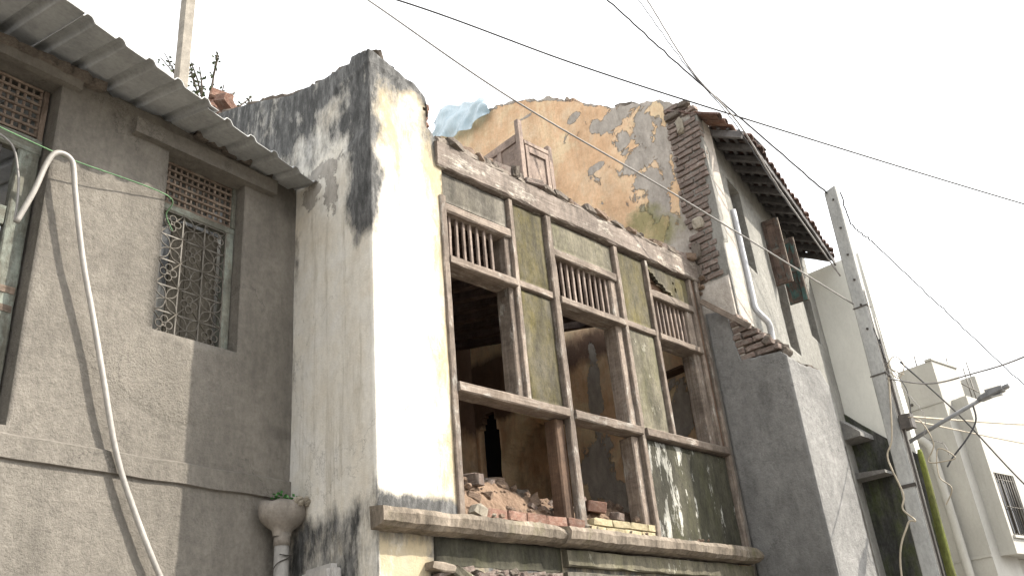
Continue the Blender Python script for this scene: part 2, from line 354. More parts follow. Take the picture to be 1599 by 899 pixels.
MAT['darkiron'] = m_plain('dark_iron', (.06, .055, .05), (.14, .12, .105), 20, .6, bump=.2)
MAT['jali'] = m_wood('dusty_lattice', (.13, .095, .072), (.235, .18, .14), (.35, .285, .23), (.40, .34, .28), (.56, .7))
MAT['shutter'] = m_wood('dusty_shutter', (.10, .088, .068), (.155, .138, .11), (.205, .183, .15))
MAT['modern'] = m_plain('pale_paint', (.42, .41, .375), (.50, .488, .45), 1.2, .8, bump=.12, k=.78, grime=.12)
MAT['wing'] = m_plain('end_wall_paint', (.66, .655, .60), (.74, .735, .68), 1.0, .8, bump=.12, k=1.0, grime=.1)
MAT['dark'] = m_plain('dark_room', (.035, .033, .032), (.06, .057, .055), 2, .95)
MAT['navy'] = m_plain('void_dark_paint', (.008, .010, .016), (.016, .018, .026), 3, .95)  # near-black paint for the darkness inside the wall slot
MAT['glass'] = m_plain('window_glass', (.03, .034, .04), (.05, .055, .065), 2, .12, bump=.02, spec=.5)
MAT['meter'] = m_plain('meter_plastic', (.52, .50, .475), (.62, .60, .57), 5, .45, bump=.06, spec=.4)
MAT['ground'] = m_plain('dusty_ground', (.26, .23, .19), (.40, .36, .30), .8, .95, bump=.5, dist=.02, bs=8)
MAT['road'] = m_plain('paved_lane', (.22, .21, .195), (.32, .305, .285), 1.1, .95, bump=.5, dist=.01, bs=14)
MAT['leaf'] = m_plain('leaf', (.05, .075, .03), (.10, .13, .05), 3, .7)
MAT['brightleaf'] = m_plain('green_leaf', (.07, .26, .06), (.14, .40, .12), 20, .6)
MAT['bark'] = m_plain('bark', (.10, .08, .065), (.18, .15, .12), 8, .95)
MAT['post'] = m_plain('weathered_post', (.26, .235, .20), (.42, .385, .33), 5, .9, (1, 1, .25), .5, .01)
MAT['lampmetal'] = m_plain('lamp_metal', (.20, .205, .21), (.31, .315, .32), 8, .5, bump=.1, spec=.45)
def m_tarp():
    n = NT('blue_plastic', .35, .5); n.b.inputs['Alpha'].default_value = 1.0
    n.b.inputs['Transmission Weight'].default_value = .15
    return n.done(n.ramp(n.noise(6, (1, 1, .3), 6), [(.3, (.25, .36, .42)), (.7, (.36, .46, .51))]), n.noise(12, (1, 1, .3)), .6, .03, k=1.0, grime=.1)
MAT['tarp'] = m_tarp()
BRICK = chunk_meshes('brick', MAT['brick'], .035, 6, .08)
REDB = chunk_meshes('brick', MAT['redbrick'], .035, 5, .08)
CREAM = chunk_meshes('brick', MAT['cream'], .03, 4, .08)
STONE = stone_meshes('stone', MAT['stone'], 6)
CHUNK = chunk_meshes('stone', MAT['stone'], .11, 6, .16)
LUMP = chunk_meshes('plaster_lump', MAT['plasterlump'], .11, 4, .16)
MORT = chunk_meshes('mortar_lump', MAT['mortar'], .12, 5, .16)

# ================================================================== ground
def sheet(name, x0, x1, y0, y1, z, mat):
    return tag(mesh(name, [(x0, y0, z), (x1, y0, z), (x1, y1, z), (x0, y1, z)], [(0, 1, 2, 3)], mat), kind='structure')
sheet('ground', -300, 300, -300, 300, 0, MAT['ground'])
sheet('road', -60, 60, -1.8, 3.2, .004, MAT['road'])

# ================================================================== left house
LA = R(6.57); PL = (3.43, 5.511, 0)
LH = empty('plastered_house', PL, LA, 'grey plastered house on the left with corrugated roof sheets and lattice windows', 'house')
Lm = lambda u, v, d: (u, d, v)
def lhole(u, v): return (-1.16 < u < -.50 and 4.15 < v < 5.57) or (-3.0 < u < -1.97 and 3.33 < v < 5.71)
gwall('wall', lin(-4.6, .0, .045, (-3.0, -1.97, -1.16, -.5)), lin(0, 5.84, .045, (3.33, 4.15, 5.57, 5.71)), Lm, .28, MAT['grey'], LH, lhole,
      top=lambda u: 5.80+.035*N(u*6, 2)+.03*N(u*17, 5)-.02*u*.6,
      attrs={'stain_shade': lambda u, v: .35*sm(4.2, 3.4, v)*(.5+fbm(u*1.5, v*1.5)) + .45*sm(5.2, 5.8, v)+.5*sm(-.35, 0, u)*sm(3.2, 4.2, v) + .5*max(0, 1-abs(v-3.62-.05*N(u*3, 7))/.06)*sm(-1.75, -1.3, u)*.6 + .45*sm(4.16, 4.10, v)*sm(3.3, 4.1, v)*max(0, N(u*14, .5+v*.25)+.1)*(1 if -1.2 < u < -.45 else 0) + .5*sm(3.15, 3.1, v)*sm(2.3, 3.1, v)*max(0, N(u*9, 8+v*.3)),  # run-off streaks under sill and band; darker towards the top and right end
             'pale': lambda u, v: blobs([(-1.15, 3.85, .42, .22), (-.95, 3.7, .3, .15)], u, v)*.9},
      disp=lambda u, v: -.010*fbm(u*2.3, v*2.3, 1)-.004*fbm(u*11, v*11, 4))
# string course
gwall('string_course', lin(-4.6, -.01, .06), [3.14, 3.142, 3.148, 3.20, 3.275, 3.29], lambda u, v, d: (u, d-.024*(1 if 3.145 < v < 3.28 else .1)+.004*N(u*5, v*9), v+.008*N(u*4, 3)), .05, MAT['grey'], LH,
      attrs={'stain_shade': lambda u, v: .3*sm(3.2, 3.14, v), 'pale': lambda u, v: .25}, smooth=False)
# lintel slabs over both windows, ragged course of stones below the sheets
def slab(name, u0, u1, v0, v1, pr, mat):
    return gwall(name, lin(u0, u1, .05), lin(v0, v1, .04), lambda u, v, d: (u, d-pr+.006*N(u*7, v*7), v+.008*N(u*9, 1)), pr+.01, mat, LH, attrs={'stain_shade': lambda u, v: .35, 'pale': lambda u, v: .1}, smooth=False)
slab('lintel', -1.46, -.24, 5.565, 5.69, .06, MAT['grey']); slab('lintel', -3.1, -1.86, 5.70, 5.78, .05, MAT['grey'])
for u0, u1 in ((-2.75, -1.72), (-.98, -.12)):
    u = u0
    while u < u1:
        l = random.uniform(.10, .17); piece('stone', MORT, (u+l/2, -.01, 5.785+.02*random.random()-.015*u*.4), (l, .11, random.uniform(.07, .095)), (random.uniform(-.08, .08), random.uniform(-.12, .12), random.uniform(-.1, .1)), LH); u += l*.97
# closing walls behind
bx('rear_wall', (-4.6, 3.6, 0), (0, 3.85, 6.4), MAT['grey'], LH, 0); bx('end_wall', (-4.6, .29, 0), (-4.35, 3.59, 5.8), MAT['grey'], LH, 0)
# corrugated sheets
PER = .232
def prof(t):
    t = (t/PER) % 1
    if t < .62: return 0
    if t < .74: return .034*sm(.62, .74, t)
    if t < .86: return .034
    return .034*(1-sm(.86, 1, t))
def edge(s): return (.31+(-.02-s)*.135, 5.625+(-.02-s)*.060)      # overhang and height of the sheet edge
def sheetroof(s0, s1, dz, dl):
    S = []
    k = math.floor(s0/PER)
    while k*PER < s1:
        for t in (0, .3, .62, .66, .70, .74, .80, .86, .91, .96): S.append((k+t)*PER)
        k += 1
    S = [s for s in S if s0 <= s <= s1]; T = [0, .12, .3, .6, 1.2, 2.0, 3.0, 4.3]
    v = []; f = []
    for s in S:
        L, z = edge(s); L += dl+.012*N(s*3, 2)
        for t in T: v.append((s, -L+t, z+dz+prof(s)+t*.255+.006*N(s*2, t*3)))
    m = len(T)
    for i in range(len(S)-1):
        for j in range(m-1): f.append((i*m+j, i*m+m+j, i*m+m+j+1, i*m+j+1))
    o = mesh('roof_sheet', v, f, MAT['tin'], LH, smooth=False)
    md = o.modifiers.new('thickness', 'SOLIDIFY'); md.thickness = .006; md.offset = 1
    return o
sheetroof(-1.17, -.02, 0, 0); sheetroof(-2.25, -1.08, .012, .03); sheetroof(-3.35, -2.16, .024, .045); sheetroof(-4.7, -3.26, .036, .05)
# right window: lattice light above a wrought grille
def grille_motif(kind, wd, ht):
    v = []; f = []; r = .0045
    c = Vector((0, 0, 0))
    if kind == 0:
        for sx in (-1, 1):
            for sz in (-1, 1):
                e = Vector((sx*wd/2, 0, sz*ht/2)); p = Vector((-sz*ht, 0, sx*wd)).normalized()
                for sg in (-1, 1):
                    tube_geo([c.lerp(e, t)+p*sg*.032*math.sin(math.pi*t) for t in [i/8 for i in range(9)]], r, v, f, 5)
    else:
        tube_geo([Vector((-wd/2, 0, -ht/2)), Vector((wd/2, 0, ht/2))], r, v, f, 5); tube_geo([Vector((-wd/2, .004, ht/2)), Vector((wd/2, .004, -ht/2))], r, v, f, 5)
        for a in range(4):
            q = Vector((math.cos(a*math.pi/2+.0), 0, math.sin(a*math.pi/2+.0)))*.038
            tube_geo([q+Vector((math.cos(t)*.027, -.006, math.sin(t)*.027)) for t in [i*2*math.pi/12 for i in range(12)]], r, v, f, 5, True)
    me = bpy.data.meshes.new('grille_motif'); me.from_pydata([tuple(p) for p in v], [], f); me.materials.append(MAT['iron']); me.polygons.foreach_set('use_smooth', [True]*len(f)); return me
def lattice(parent, u0, u1, v0, v1, y, nu, nv, tilt=0):
    for i in range(nu+1):
        u = u0+(u1-u0)*i/nu; member('lattice_slat', (u, y, v0), (u+random.uniform(-.004, .004), y, v1), .016, .018, MAT['jali'], parent, .003, up=(0, 1, 0))
    for j in range(nv+1):
        v = v0+(v1-v0)*j/nv; member('lattice_slat', (u0, y-.012, v), (u1, y-.012, v+random.uniform(-.004, .004)), .016, .018, MAT['jali'], parent, .003)
WR = bx('window', (-1.155, .10, 5.15), (-.505, .17, 5.205), MAT['greenpaint'], LH)     # the transom carries the rest of the window
def unlocal(par, o):                                                                   # re-hang a child built in house space onto a part
    ml = o.matrix_basis.copy(); o.parent = par; o.matrix_basis = par.matrix_basis.inverted() @ ml; return o
for a, b in (((-1.158, .10, 4.152), (-1.115, .17, 5.148)), ((-.575, .10, 4.152), (-.502, .17, 5.148)), ((-1.158, .10, 5.207), (-1.13, .17, 5.568)), ((-.535, .10, 5.207), (-.502, .17, 5.568))):
    unlocal(WR, bx('frame', a, b, MAT['greenpaint'], LH))
before = set(LH.children)
lattice(LH, -1.12, -.54, 5.215, 5.555, .13, 12, 6)
CW, CH_ = (1.115-.575)/3, (5.148-4.155)/5
gm = [grille_motif(0, CW, CH_), grille_motif(1, CW, CH_)]
for i in range(3):
    for j in range(5):
        o = link('grille_motif', gm[(i+j+1) % 2], LH); o.location = (-1.115+CW*(i+.5), .105, 4.155+CH_*(j+.5))
for i in range(4): member('grille_bar', (-1.115+CW*i, .108, 4.155), (-1.115+CW*i, .108, 5.148), .011, .008, MAT['iron'], LH, .001, up=(0, 1, 0))
for j in range(6): member('grille_bar', (-1.115, .112, 4.155+CH_*j), (-.575, .112, 4.155+CH_*j), .008, .011, MAT['iron'], LH, .001)
for i in range(3): member('shutter_board', (-.965+.130*(i+.5), .215, 4.16), (-.965+.130*(i+.5), .215, 5.15), .126, .02, MAT['shutter'], LH, .002, up=(0, 1, 0))
for o in set(LH.children)-before: unlocal(WR, o)
# left window: pale green frame, shutter leaf and lattice
WL = bx('window', (-3.0, .12, 5.18), (-1.985, .19, 5.30), MAT['greenpaint'], LH); before = set(LH.children)
bx('frame', (-2.12, .12, 3.34), (-1.985, .19, 5.178), MAT['greenpaint'], LH); bx('frame', (-2.99, .12, 3.34), (-2.88, .19, 5.178), MAT['greenpaint'], LH)
bx('frame', (-2.02, .13, 5.302), (-1.985, .19, 5.70), MAT['jali'], LH)
for z in (4.62, 4.30, 3.9, 3.45): bx('rail', (-2.87, .135, z), (-2.125, .18, z+.13), MAT['greenpaint'], LH)
for z in (4.05, 4.17): bx('lath', (-2.87, .115, z), (-2.0, .134, z+.045), MAT['jali'], LH)
for i in range(7): tube('window_rod', [(-2.22-.1*i, .15, 3.4), (-2.22-.1*i, .15, 5.18)], .008, MAT['darkiron'], LH, 6, 1)
lattice(LH, -2.95, -2.03, 5.325, 5.69, .15, 18, 6)
for o in set(LH.children)-before: unlocal(WL, o)

# things fixed to the left house wall
def lw(s, L, z):
    c, n = math.cos(LA), math.sin(LA); return (PL[0]+s*c+L*n, PL[1]+s*n-L*c, z)
tag(tube('bent_pipe', [lw(*p) for p in ((-2.12, .04, 4.56), (-2.07, .09, 4.78), (-2.035, .11, 4.98), (-2.0, .12, 5.075), (-1.94, .12, 5.10), (-1.885, .12, 5.07), (-1.86, .12, 4.98), (-1.83, .115, 4.84), (-1.72, .095, 4.43), (-1.60, .08, 4.07), (-1.49, .07, 3.72), (-1.345, .055, 3.27), (-1.2, .055, 2.95), (-.985, .06, 2.56), (-.80, .08, 2.28), (-.72, .09, 1.6))], .0175, MAT['pvc'], sides=12),
    'pale plastic pipe bent into a hook, hanging down the grey wall between two lattice windows', 'pipe')
tag(tube('green_string', [lw(*p) for p in ((-2.35, .10, 5.12), (-2.02, .10, 5.10), (-1.85, .11, 5.09), (-1.16, .03, 5.17), (-1.10, -.07, 5.08), (-1.03, -.085, 4.98))], .0045, MAT['string'], sides=6), 'thin green string tied across the wall to the grille window', 'string')
tag(tube('loose_wire', [lw(*p) for p in ((-2.36, .0, 5.16), (-2.20, -.03, 5.12), (-2.135, -.03, 4.95), (-2.125, .01, 4.75), (-2.13, .04, 4.56))], .007, MAT['greycable']), 'dark wire looping down the left window frame into the bent pipe', 'wire')
HP = empty('rain_hopper', lw(-.16, .13, 0), LA, 'broken cement rain hopper on a downpipe beside the white pillar', 'downpipe')
v = []; f = []; rings = [(2.86, .058), (2.90, .065), (2.925, .10), (2.96, .135), (3.0, .152), (3.05, .157), (3.085, .150), (3.07, .135), (3.0, .12), (2.95, .06)]
for k, (z, r) in enumerate(rings):
    for a in range(20):
        t = a*math.pi/10; j = 1+.05*N(math.cos(t)*2, math.sin(t)*2, z*6); dz = (.03*N(math.cos(t)*3, math.sin(t)*3, 8)+(.02 if math.cos(t) > .2 else 0)) if 5 <= k <= 7 else 0
        v.append((r*j*math.cos(t)*1.15, r*j*math.sin(t)*.8, z+dz))
for k in range(len(rings)-1):
    for a in range(20): f.append((k*20+a, k*20+(a+1) % 20, k*20+20+(a+1) % 20, k*20+20+a))
f.append(tuple((len(rings)-1)*20+a for a in range(20)))
mesh('hopper', v, f, MAT['hopper'], HP, True)
for i in range(7): piece('plaster_lump', LUMP, (.02+.018*i, -.115-.004*(i % 3), 3.085+.012*math.sin(i*2)), (.03, .03, .05), (random.random(), random.random(), random.random()), HP)
tube('pipe', [(0, 0, 2.88), (0, 0, 2.80)], .055, MAT['hopper'], HP, 14, 1); tube('pipe', [(0, 0, 2.80), (0, 0, 0)], .050, MAT['pvc'], HP, 16, 1)
tube('tie_wire', [(-.05, -.045, 2.735), (.0, -.056, 2.73), (.052, -.04, 2.735), (0, -.056, 2.71), (-.055, -.03, 2.68), (-.075, -.0, 2.63)], .004, MAT['darkiron'], HP, 5)
v = []; f = []
for i in range(70):
    a = random.uniform(-.10, .12); b = random.uniform(-.07, .07); z = 3.10+random.uniform(0, .035); p = Vector((a, b, z)); d1 = Vector((random.uniform(-1, 1), random.uniform(-1, 1), random.uniform(-.3, .6))).normalized()*.028; d2 = d1.cross(Vector((random.random(), random.random(), 1))).normalized()*.012
    k = len(v); v += [p, p+d1*.5+d2, p+d1, p+d1*.5-d2]; f.append((k, k+1, k+2, k+3))
o = mesh('leaves', v, f, MAT['brightleaf']); o.name = 'seedling'; o['kind'] = 'stuff'; o.location = lw(-.14, .12, .0); o.rotation_euler = (0, 0, LA); tag(o, 'small green seedling growing in the broken rain hopper', 'plant')
MB_ = empty('meter_box', (3.34, 5.02, 2.3), 0, 'pale plastic electricity meter box on the shaded side of the pillar', 'meter box')
bm = bmesh.new(); bmesh.ops.create_cube(bm, size=1); bmesh.ops.scale(bm, vec=(.11, .34, .42), verts=bm.verts); bmesh.ops.bevel(bm, geom=bm.edges[:], offset=.03, segments=4, affect='EDGES'); me = bpy.data.meshes.new('case'); bm.to_mesh(me); bm.free()
o = link('case', me, MB_, MAT['meter']); o.location = (.03, 0, .10)
for k in range(3): bx('rib', (-.005+.025*k, -.176, -.08), (.003+.025*k, -.168, .26), MAT['meter'], MB_, 0)
bx('display', (-.032, -.03, .12), (-.0255, .09, .22), MAT['glass'], MB_, 0)

# ================================================================== ruined house
RH = empty('ruined_house', (0, 0, 0), 0, 'roofless ruined house with white pillar, empty timber window frames and mossy panels', 'house')
X0 = 3.43
def pm(u, v, d):
    if u <= 0: return (X0+d, 4.5-u+(d*.9 if u > -.05 else 0), v)
    return (X0+u+(d*.9 if u < .05 else 0), 4.5+d, v)
side = [(-3.6, 7.75), (-2.9, 7.58), (-2.46, 7.42), (-1.75, 7.12), (-1.18, 6.83), (-.68, 6.69), (-.34, 6.62), (-.26, 6.58), (-.24, 6.65), (-.13, 6.63), (-.10, 6.60), (0, 6.57)]
front = [(0, 6.57), (.09, 6.565), (.29, 6.50), (.49, 6.44), (.555, 6.39), (.60, 6.33), (.615, 6.05), (.70, 5.95), (.72, 5.93), (.721, 2.73), (9, 2.73)]
def ptop(u): return interp(side, u)+.02*N(u*9, 1) if u <= 0 else interp(front, u)+(.018*N(u*12, 4) if u < .7 else 0)
def ph(u, v):
    if .545 < u < .72 and 6.08+.06*N(v*9, 1) < v < 6.34 and u > .565+.09*abs(v-6.24): return True
    return .40 < u < 1.69+.05*N(v*7, 2) and v < 2.50+.035*N(u*5, 9)
def pstain(u, v):
    s = 0
    if u <= 0:
        y = -u
        s = max(s, sm(5.72, 6.0, v+.10*N(y*3, 1))*.78-.42*blobs([(.55, 6.25, .25, .16), (.9, 6.05, .4, .2)], y, v))
        s = max(s, .86*sm(.44, .18, y+.14*N(v*2.5, 3))*sm(4.72, 5.0, v+.1*N(y*9, 2)))
        s = max(s, .62*sm(3.12, 2.85, v+.10*N(y*4, 6))*(1-.55*blobs([(.12, 2.6, .1, .35)], y, v)))
        s = max(s, .6*sm(.12, .0, y)*sm(3.4, 2.9, v))
        s = max(s, .70*blobs([(.93, 2.72, .16, .28)], y, v))
        s = max(s, .34*sm(.8, 1.02, y)*sm(3.1, 4, v))
    else:
        s = max(s, .86*sm(5.95, 6.42, v+.16*N(u*5, 2))-.45*blobs([(.38, 6.25, .13, .13)], u, v))
        s = max(s, .80*sm(.20, .0, u+.09*N(v*4, 3))*sm(4.6, 5.1, v))
        s = max(s, .70*sm(.30, .7, u)*sm(5.45, 6.0, v))
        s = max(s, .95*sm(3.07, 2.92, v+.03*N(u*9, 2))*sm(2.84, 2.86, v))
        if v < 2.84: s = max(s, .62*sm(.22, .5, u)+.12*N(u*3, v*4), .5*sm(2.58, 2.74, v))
    return s
gwall('wall', [ -3.6+.06*i for i in range(43)]+lin(-1.02, 0, .034)+lin(.02, .72, .028)+[.7215]+lin(.78, 4.36, .06), lin(0, 2.3, .09)[:-1]+lin(2.3, 6.7, .034)+lin(6.76, 7.8, .06), pm, .32, MAT['lime'], RH, ph, ptop,
      attrs={'stain_shade': pstain,
             'yellow': lambda u, v: (.45*sm(.45, .7, u)+.30*sm(5.2, 5.9, v)+.25) if u > 0 and v > 2.8 else (.75 if u > 0 else .25*sm(3.6, 2.9, v)),
             'pits': lambda u, v: (sm(.45, .95, -u)+.8*blobs([(.45, 3.15, .12, .16)], -u, v)) if u < 0 else .5,
             'peel': lambda u, v: blobs([(.62, 5.74, .34, .10), (.52, 5.48, .10, .26), (.78, 5.60, .16, .2)], -u, v)*.75 if u < 0 else (.8*blobs([(.05, 6.40, .7, .05)], u, v) if v > 3 else .0)},
      disp=lambda u, v: -.012*fbm(u*2, v*2, 2)-.005*fbm(u*12, v*9, 5)+(.012 if u < 0 and v > 5.80+.05*N(u*4, 1)+.05*u else 0)-(.012*max(0, 1-abs(v-6.46+.22*max(0, u))/.03)*(1 if u > -.5 else 0))
      + (.035*max(0, 1-abs(u+.47-.05*N(v*9, 3))/.035)*sm(5.18, 5.3, v)*sm(5.85, 5.7, v)))
for k in range(7): piece('brick', REDB, (4.02+random.uniform(-.02, .02), 4.60, 6.09+.035*k), (.09, .16, .05), (0, random.uniform(-.2, .2), random.uniform(-.3, .3)), RH)
for k in range(16):
    y = 4.6+k*.17; piece('stone', MORT, (3.55, y, interp(side, 4.5-y)+.015), (.14, .15, .05), (random.uniform(-.2, .2), .2, random.random()), RH)
# ledge in two lengths, its mossy band and the broken lower edge
def ledge(x0, x1, z, pr):
    U = lin(x0, x1, .025); sec = [(.0, -.135), (-pr*.75, -.125), (-pr, -.10), (-pr-.01, -.045), (-pr+.005, -.01), (-pr*.6, .0), (.0, .012)]
    v = []; f = []
    for u in U:
        for k, (d, h) in enumerate(sec): v.append((u, 4.498+d+.022*fbm(u*4, k*.6, 1)+.012*fbm(u*17, k*1.3, 3), z+h+.016*fbm(u*3, k*.5, 8)+.010*fbm(u*15, k, 6)-(.03*sm(x1-.12, x1, u) if k in (3, 4, 5) else 0)))
    m = len(sec)
    for i in range(len(U)-1):
        for k in range(m-1): f.append((i*m+k, i*m+m+k, i*m+m+k+1, i*m+k+1))
    f.append(tuple(range(m))); f.append(tuple(range(len(v)-m, len(v))))
    return mesh('ledge', v, f, MAT['ledge'], RH, False)
ledge(3.37, 5.06, 2.875, .14); ledge(5.05, 7.74, 2.872, .17)
member('ledge_band', (5.12, 4.475, 2.66), (7.72, 4.475, 2.66), .07, .12, MAT['panel_pale'], RH, .008); member('ledge_band', (5.12, 4.485, 2.50), (7.72, 4.485, 2.50), .05, .13, MAT['panel_grey'], RH, .006)
gwall('plaster_strip', lin(3.88, 5.1, .04), lin(2.56, 2.735, .03), lambda u, v, d: (u, 4.492+d+.008*N(u*6, v*6), v+.015*N(u*7, 1)*(1 if v < 2.6 else 0)), .03, MAT['panel_flake'], RH)
for k in range(20):
    x = 3.84+.062*k+random.uniform(-.02, .02); piece('brick', BRICK if k % 3 else MORT, (x, 4.52+random.uniform(-.02, .04), 2.525+random.uniform(-.025, .012)), (random.uniform(.07, .16), .13, random.uniform(.025, .045)), (random.uniform(-.2, .2), random.uniform(-.25, .25), random.uniform(-.3, .3)), RH)
member('broken_slab', (3.80, 4.47, 2.545), (3.99, 4.47, 2.525), .1, .05, MAT['ledge'], RH, .01); member('broken_slab', (3.99, 4.46, 2.52), (4.16, 4.46, 2.455), .09, .055, MAT['panel_pale'], RH, .01)
bx('inner_panel', (4.35, 4.75, 1.2), (4.72, 4.79, 2.46), MAT['cream'], RH, .004)
# floor, back wall
bx('floor_slab', (3.76, 4.66, 2.74), (7.84, 8.14, 2.86), MAT['mortar'], RH, 0)
gwall('back_wall', lin(3.76, 7.84, .08), lin(0, 6.3, .08), lambda u, v, d: (u, 8.15+d, v), .3, MAT['ochre'], RH, attrs={'stain_shade': lambda u, v: .95-.5*sm(5.2, 4.8, v)+.3*fbm(u, v), 'peel': lambda u, v: .1, 'moss': lambda u, v: 0}, disp=lambda u, v: -.01*fbm(u*2, v*2))  # shade of the closed room put into the wall colour
# timber frame
def tm(a, b, mat='wood', j=.0026, name='post'): return bx(name, a, b, MAT[mat], RH, j)
YF = 4.5
tm((4.105, YF-.02, 2.88), (4.165, YF+.11, 5.44)); tm((4.09, YF+.012, 5.45), (4.13, YF+.11, 5.70), 'bar')
tm((4.905, YF-.012, 3.865), (4.955, YF+.045, 5.70)); tm((4.84, YF+.02, 3.865), (4.903, YF+.17, 5.31), 'wood')
tm((5.372, YF-.018, 2.88), (5.445, YF+.05, 5.70)); tm((5.26, YF+.04, 2.88), (5.371, YF+.17, 3.775), 'wood_in')
tm((6.345, YF-.015, 2.88), (6.405, YF+.045, 5.70)); tm((6.25, YF+.02, 3.865), (6.343, YF+.18, 5.31)); tm((6.25, YF+.03, 2.9), (6.343, YF+.18, 3.775), 'wood')
tm((6.850, YF-.012, 3.865), (6.895, YF+.045, 5.70)); tm((7.63, YF-.012, 3.865), (7.675, YF+.05, 5.71)); tm((7.52, YF+.02, 3.865), (7.628, YF+.18, 5.31))
tm((7.745, YF-.015, 2.89), (7.80, YF+.05, 5.74)); tm((7.682, YF+.01, 3.865), (7.742, YF+.05, 5.72), 'wood_in')
member('beam', (4.09, 4.60, 5.83), (7.84, 4.60, 5.84), .26, .235, MAT['beamwood'], RH, .010, seg=48, ch=.06)
for x0, x1 in ((4.17, 5.371), (5.447, 6.344), (6.407, 7.744)): tm((x0, YF-.04, 3.785), (x1, YF+.13, 3.862), 'wood', .005, 'sill')
for x0, x1 in ((4.167, 4.904), (5.447, 6.344), (6.896, 7.629)):
    tm((x0, YF-.035, 4.835), (x1, YF+.17, 4.90), 'wood', .004, 'transom'); tm((x0, YF-.005, 5.312), (x1, YF+.15, 5.395), 'wood', .006, 'lintel')
for x0, x1 in ((4.957, 5.371), (6.407, 6.849)): tm((x0, YF-.004, 4.865), (x1, YF+.04, 4.925), 'wood', .004, 'rail')
for x0, dx, n in ((4.245, .078, 7), (5.515, .078, 10), (6.965, .075, 8)):
    for i in range(n): member('window_bar', (x0+dx*i, YF+.06, 4.90), (x0+dx*i+random.uniform(-.006, .006), YF+.06, 5.315), .024, .024, MAT['bar'], RH, .0025, up=(0, 1, 0))
def panel(x0, x1, z0, z1, mat, dy=.020, cut=None):
    x0 += .006; x1 -= .008; z0 += .006; z1 -= .006
    o = gwall('panel', lin(0, x1-x0, .03), lin(0, z1-z0, .03), lambda u, v, d: (u, d, v), .04, MAT[mat], RH, hole=cut, disp=lambda u, v: -.006*fbm(u*5+x0, v*5)-.003*fbm(u*20, v*20, x0)+.006*(1-min(1, min(u, v, x1-x0-u, z1-z0-v)/.03)))
    o.location = (x0, YF+dy, z0); return o
panel(4.14, 4.90, 5.415, 5.70, 'panel_grey'); panel(4.963, 5.365, 4.932, 5.695, 'panel_moss'); panel(4.963, 5.365, 3.872, 4.858, 'panel_moss')
panel(5.452, 6.338, 5.402, 5.695, 'panel_pale'); panel(6.412, 6.843, 4.932, 5.69, 'panel_moss'); panel(6.412, 6.843, 3.872, 4.858, 'panel_pale')
panel(6.901, 7.622, 5.40, 5.70, 'panel_moss', cut=lambda u, v: v < .26-.62*u+.04*N(u*14, v*14) and u < .5 or (abs(u-.47-.03*N(v*12, 2)) < .012 and v > .08 and v < .2))
for i in range(3): member('lath', (6.9+.02*i, 4.585, 5.41+.075*i), (7.3-.08*i, 4.585, 5.42+.075*i), .02, .06, MAT['wood_in'], RH, .004)
panel(6.412, 7.738, 2.885, 3.778, 'panel_flake')
member('loose_plank', (7.70, 4.43, 5.44), (7.795, 3.99, 5.01), .03, .06, MAT['wood'], RH, .004)
# brick courses on the ledge
x = 4.36
for i in range(5):
    l = random.uniform(.19, .23); piece('brick', REDB, (x+l/2, 4.53, 2.93), (l, .11, .075), (0, random.uniform(-.04, .04), random.uniform(-.06, .06)), RH); x += l+.012
for c in range(2):
    x = 5.455+c*.09
    while x < 6.30:
        l = min(.225, 6.335-x); piece('brick', CREAM, (x+l/2, 4.55, 2.905+.065*c), (l, .12, .060), (0, random.uniform(-.02, .02), 0), RH); x += l+.008
# course of broken masonry left on the beam
x = 4.14
while x < 7.72:
    l = random.uniform(.07, .22); h = random.uniform(.05, .10)*(1.35 if 4.35 < x < 5.1 else 1)
    piece(*random.choice((('brick', BRICK), ('stone', MORT), ('stone', MORT), ('stone', CHUNK))), (x+l/2, 4.55+random.uniform(-.03, .03), 5.955+h*.48), (l*1.05, random.uniform(.12, .2), h), (random.uniform(-.12, .12), random.uniform(-.12, .12), random.uniform(-.25, .25)), RH)
    if random.random() < .6:
        s = random.uniform(.04, .09); piece('stone', random.choice((STONE, CHUNK, MORT)), (x+random.uniform(0, l), 4.58+random.uniform(0, .12), 5.98+h+random.uniform(-.02, .02)), (s*1.4, s, s*.8), (random.random()*3, random.random()*3, random.random()*3), RH)
    x += l*.96
U = lin(4.12, 7.83, .022); sec = [(4.475, .0), (4.485, .45), (4.51, .85), (4.56, 1.0), (4.63, .95), (4.70, .8), (4.76, .3), (4.77, 0)]; v = []; f = []
for u in U:
    hgt = .065+.035*fbm(u*3, 1)+.035*fbm(u*11, 3)+.03*sm(5.3, 4.6, u)
    for k, (y, q) in enumerate(sec): v.append((u+.008*N(u*30, k), y+.03*fbm(u*8, k*.8, 5), 5.948+max(.0, hgt)*q+(.022*fbm(u*16, k*1.1, 9) if 0 < k < 7 else 0)))
for i in range(len(U)-1):
    for k in range(7): f.append((i*8+k, i*8+8+k, i*8+9+k, i*8+k+1))
f += [tuple(range(8)), tuple(range(len(v)-8, len(v)))]; mesh('mortar_bed', v, f, MAT['mortar'], RH)
# joists that rise towards the back; board gap shaped to light the cross wall
for i in range(13):
    x = 3.98+.30*i; member('joist', (x, 4.68, 5.45), (x, 8.1, 5.45+3.42*.22), .09, .12, MAT['joist'], RH, .008)
for i in range(14):
    y = 4.75+.255*i; x1 = 7.42+.12*N(i*1.3, 4)+.42*sm(6.6, 7.3, y); member('floor_board', (3.77, y, 5.545+(y-4.7)*.22), (x1, y, 5.545+(y-4.7)*.22), .262, .03, MAT['joist'], RH, .002)
member('shelf', (7.74, 4.78, 4.82), (7.74, 5.25, 4.80), .16, .025, MAT['wood_in'], RH, .003); member('shelf_bracket', (7.72, 5.2, 4.78), (7.82, 5.2, 4.64), .02, .03, MAT['wood_in'], RH, .002)
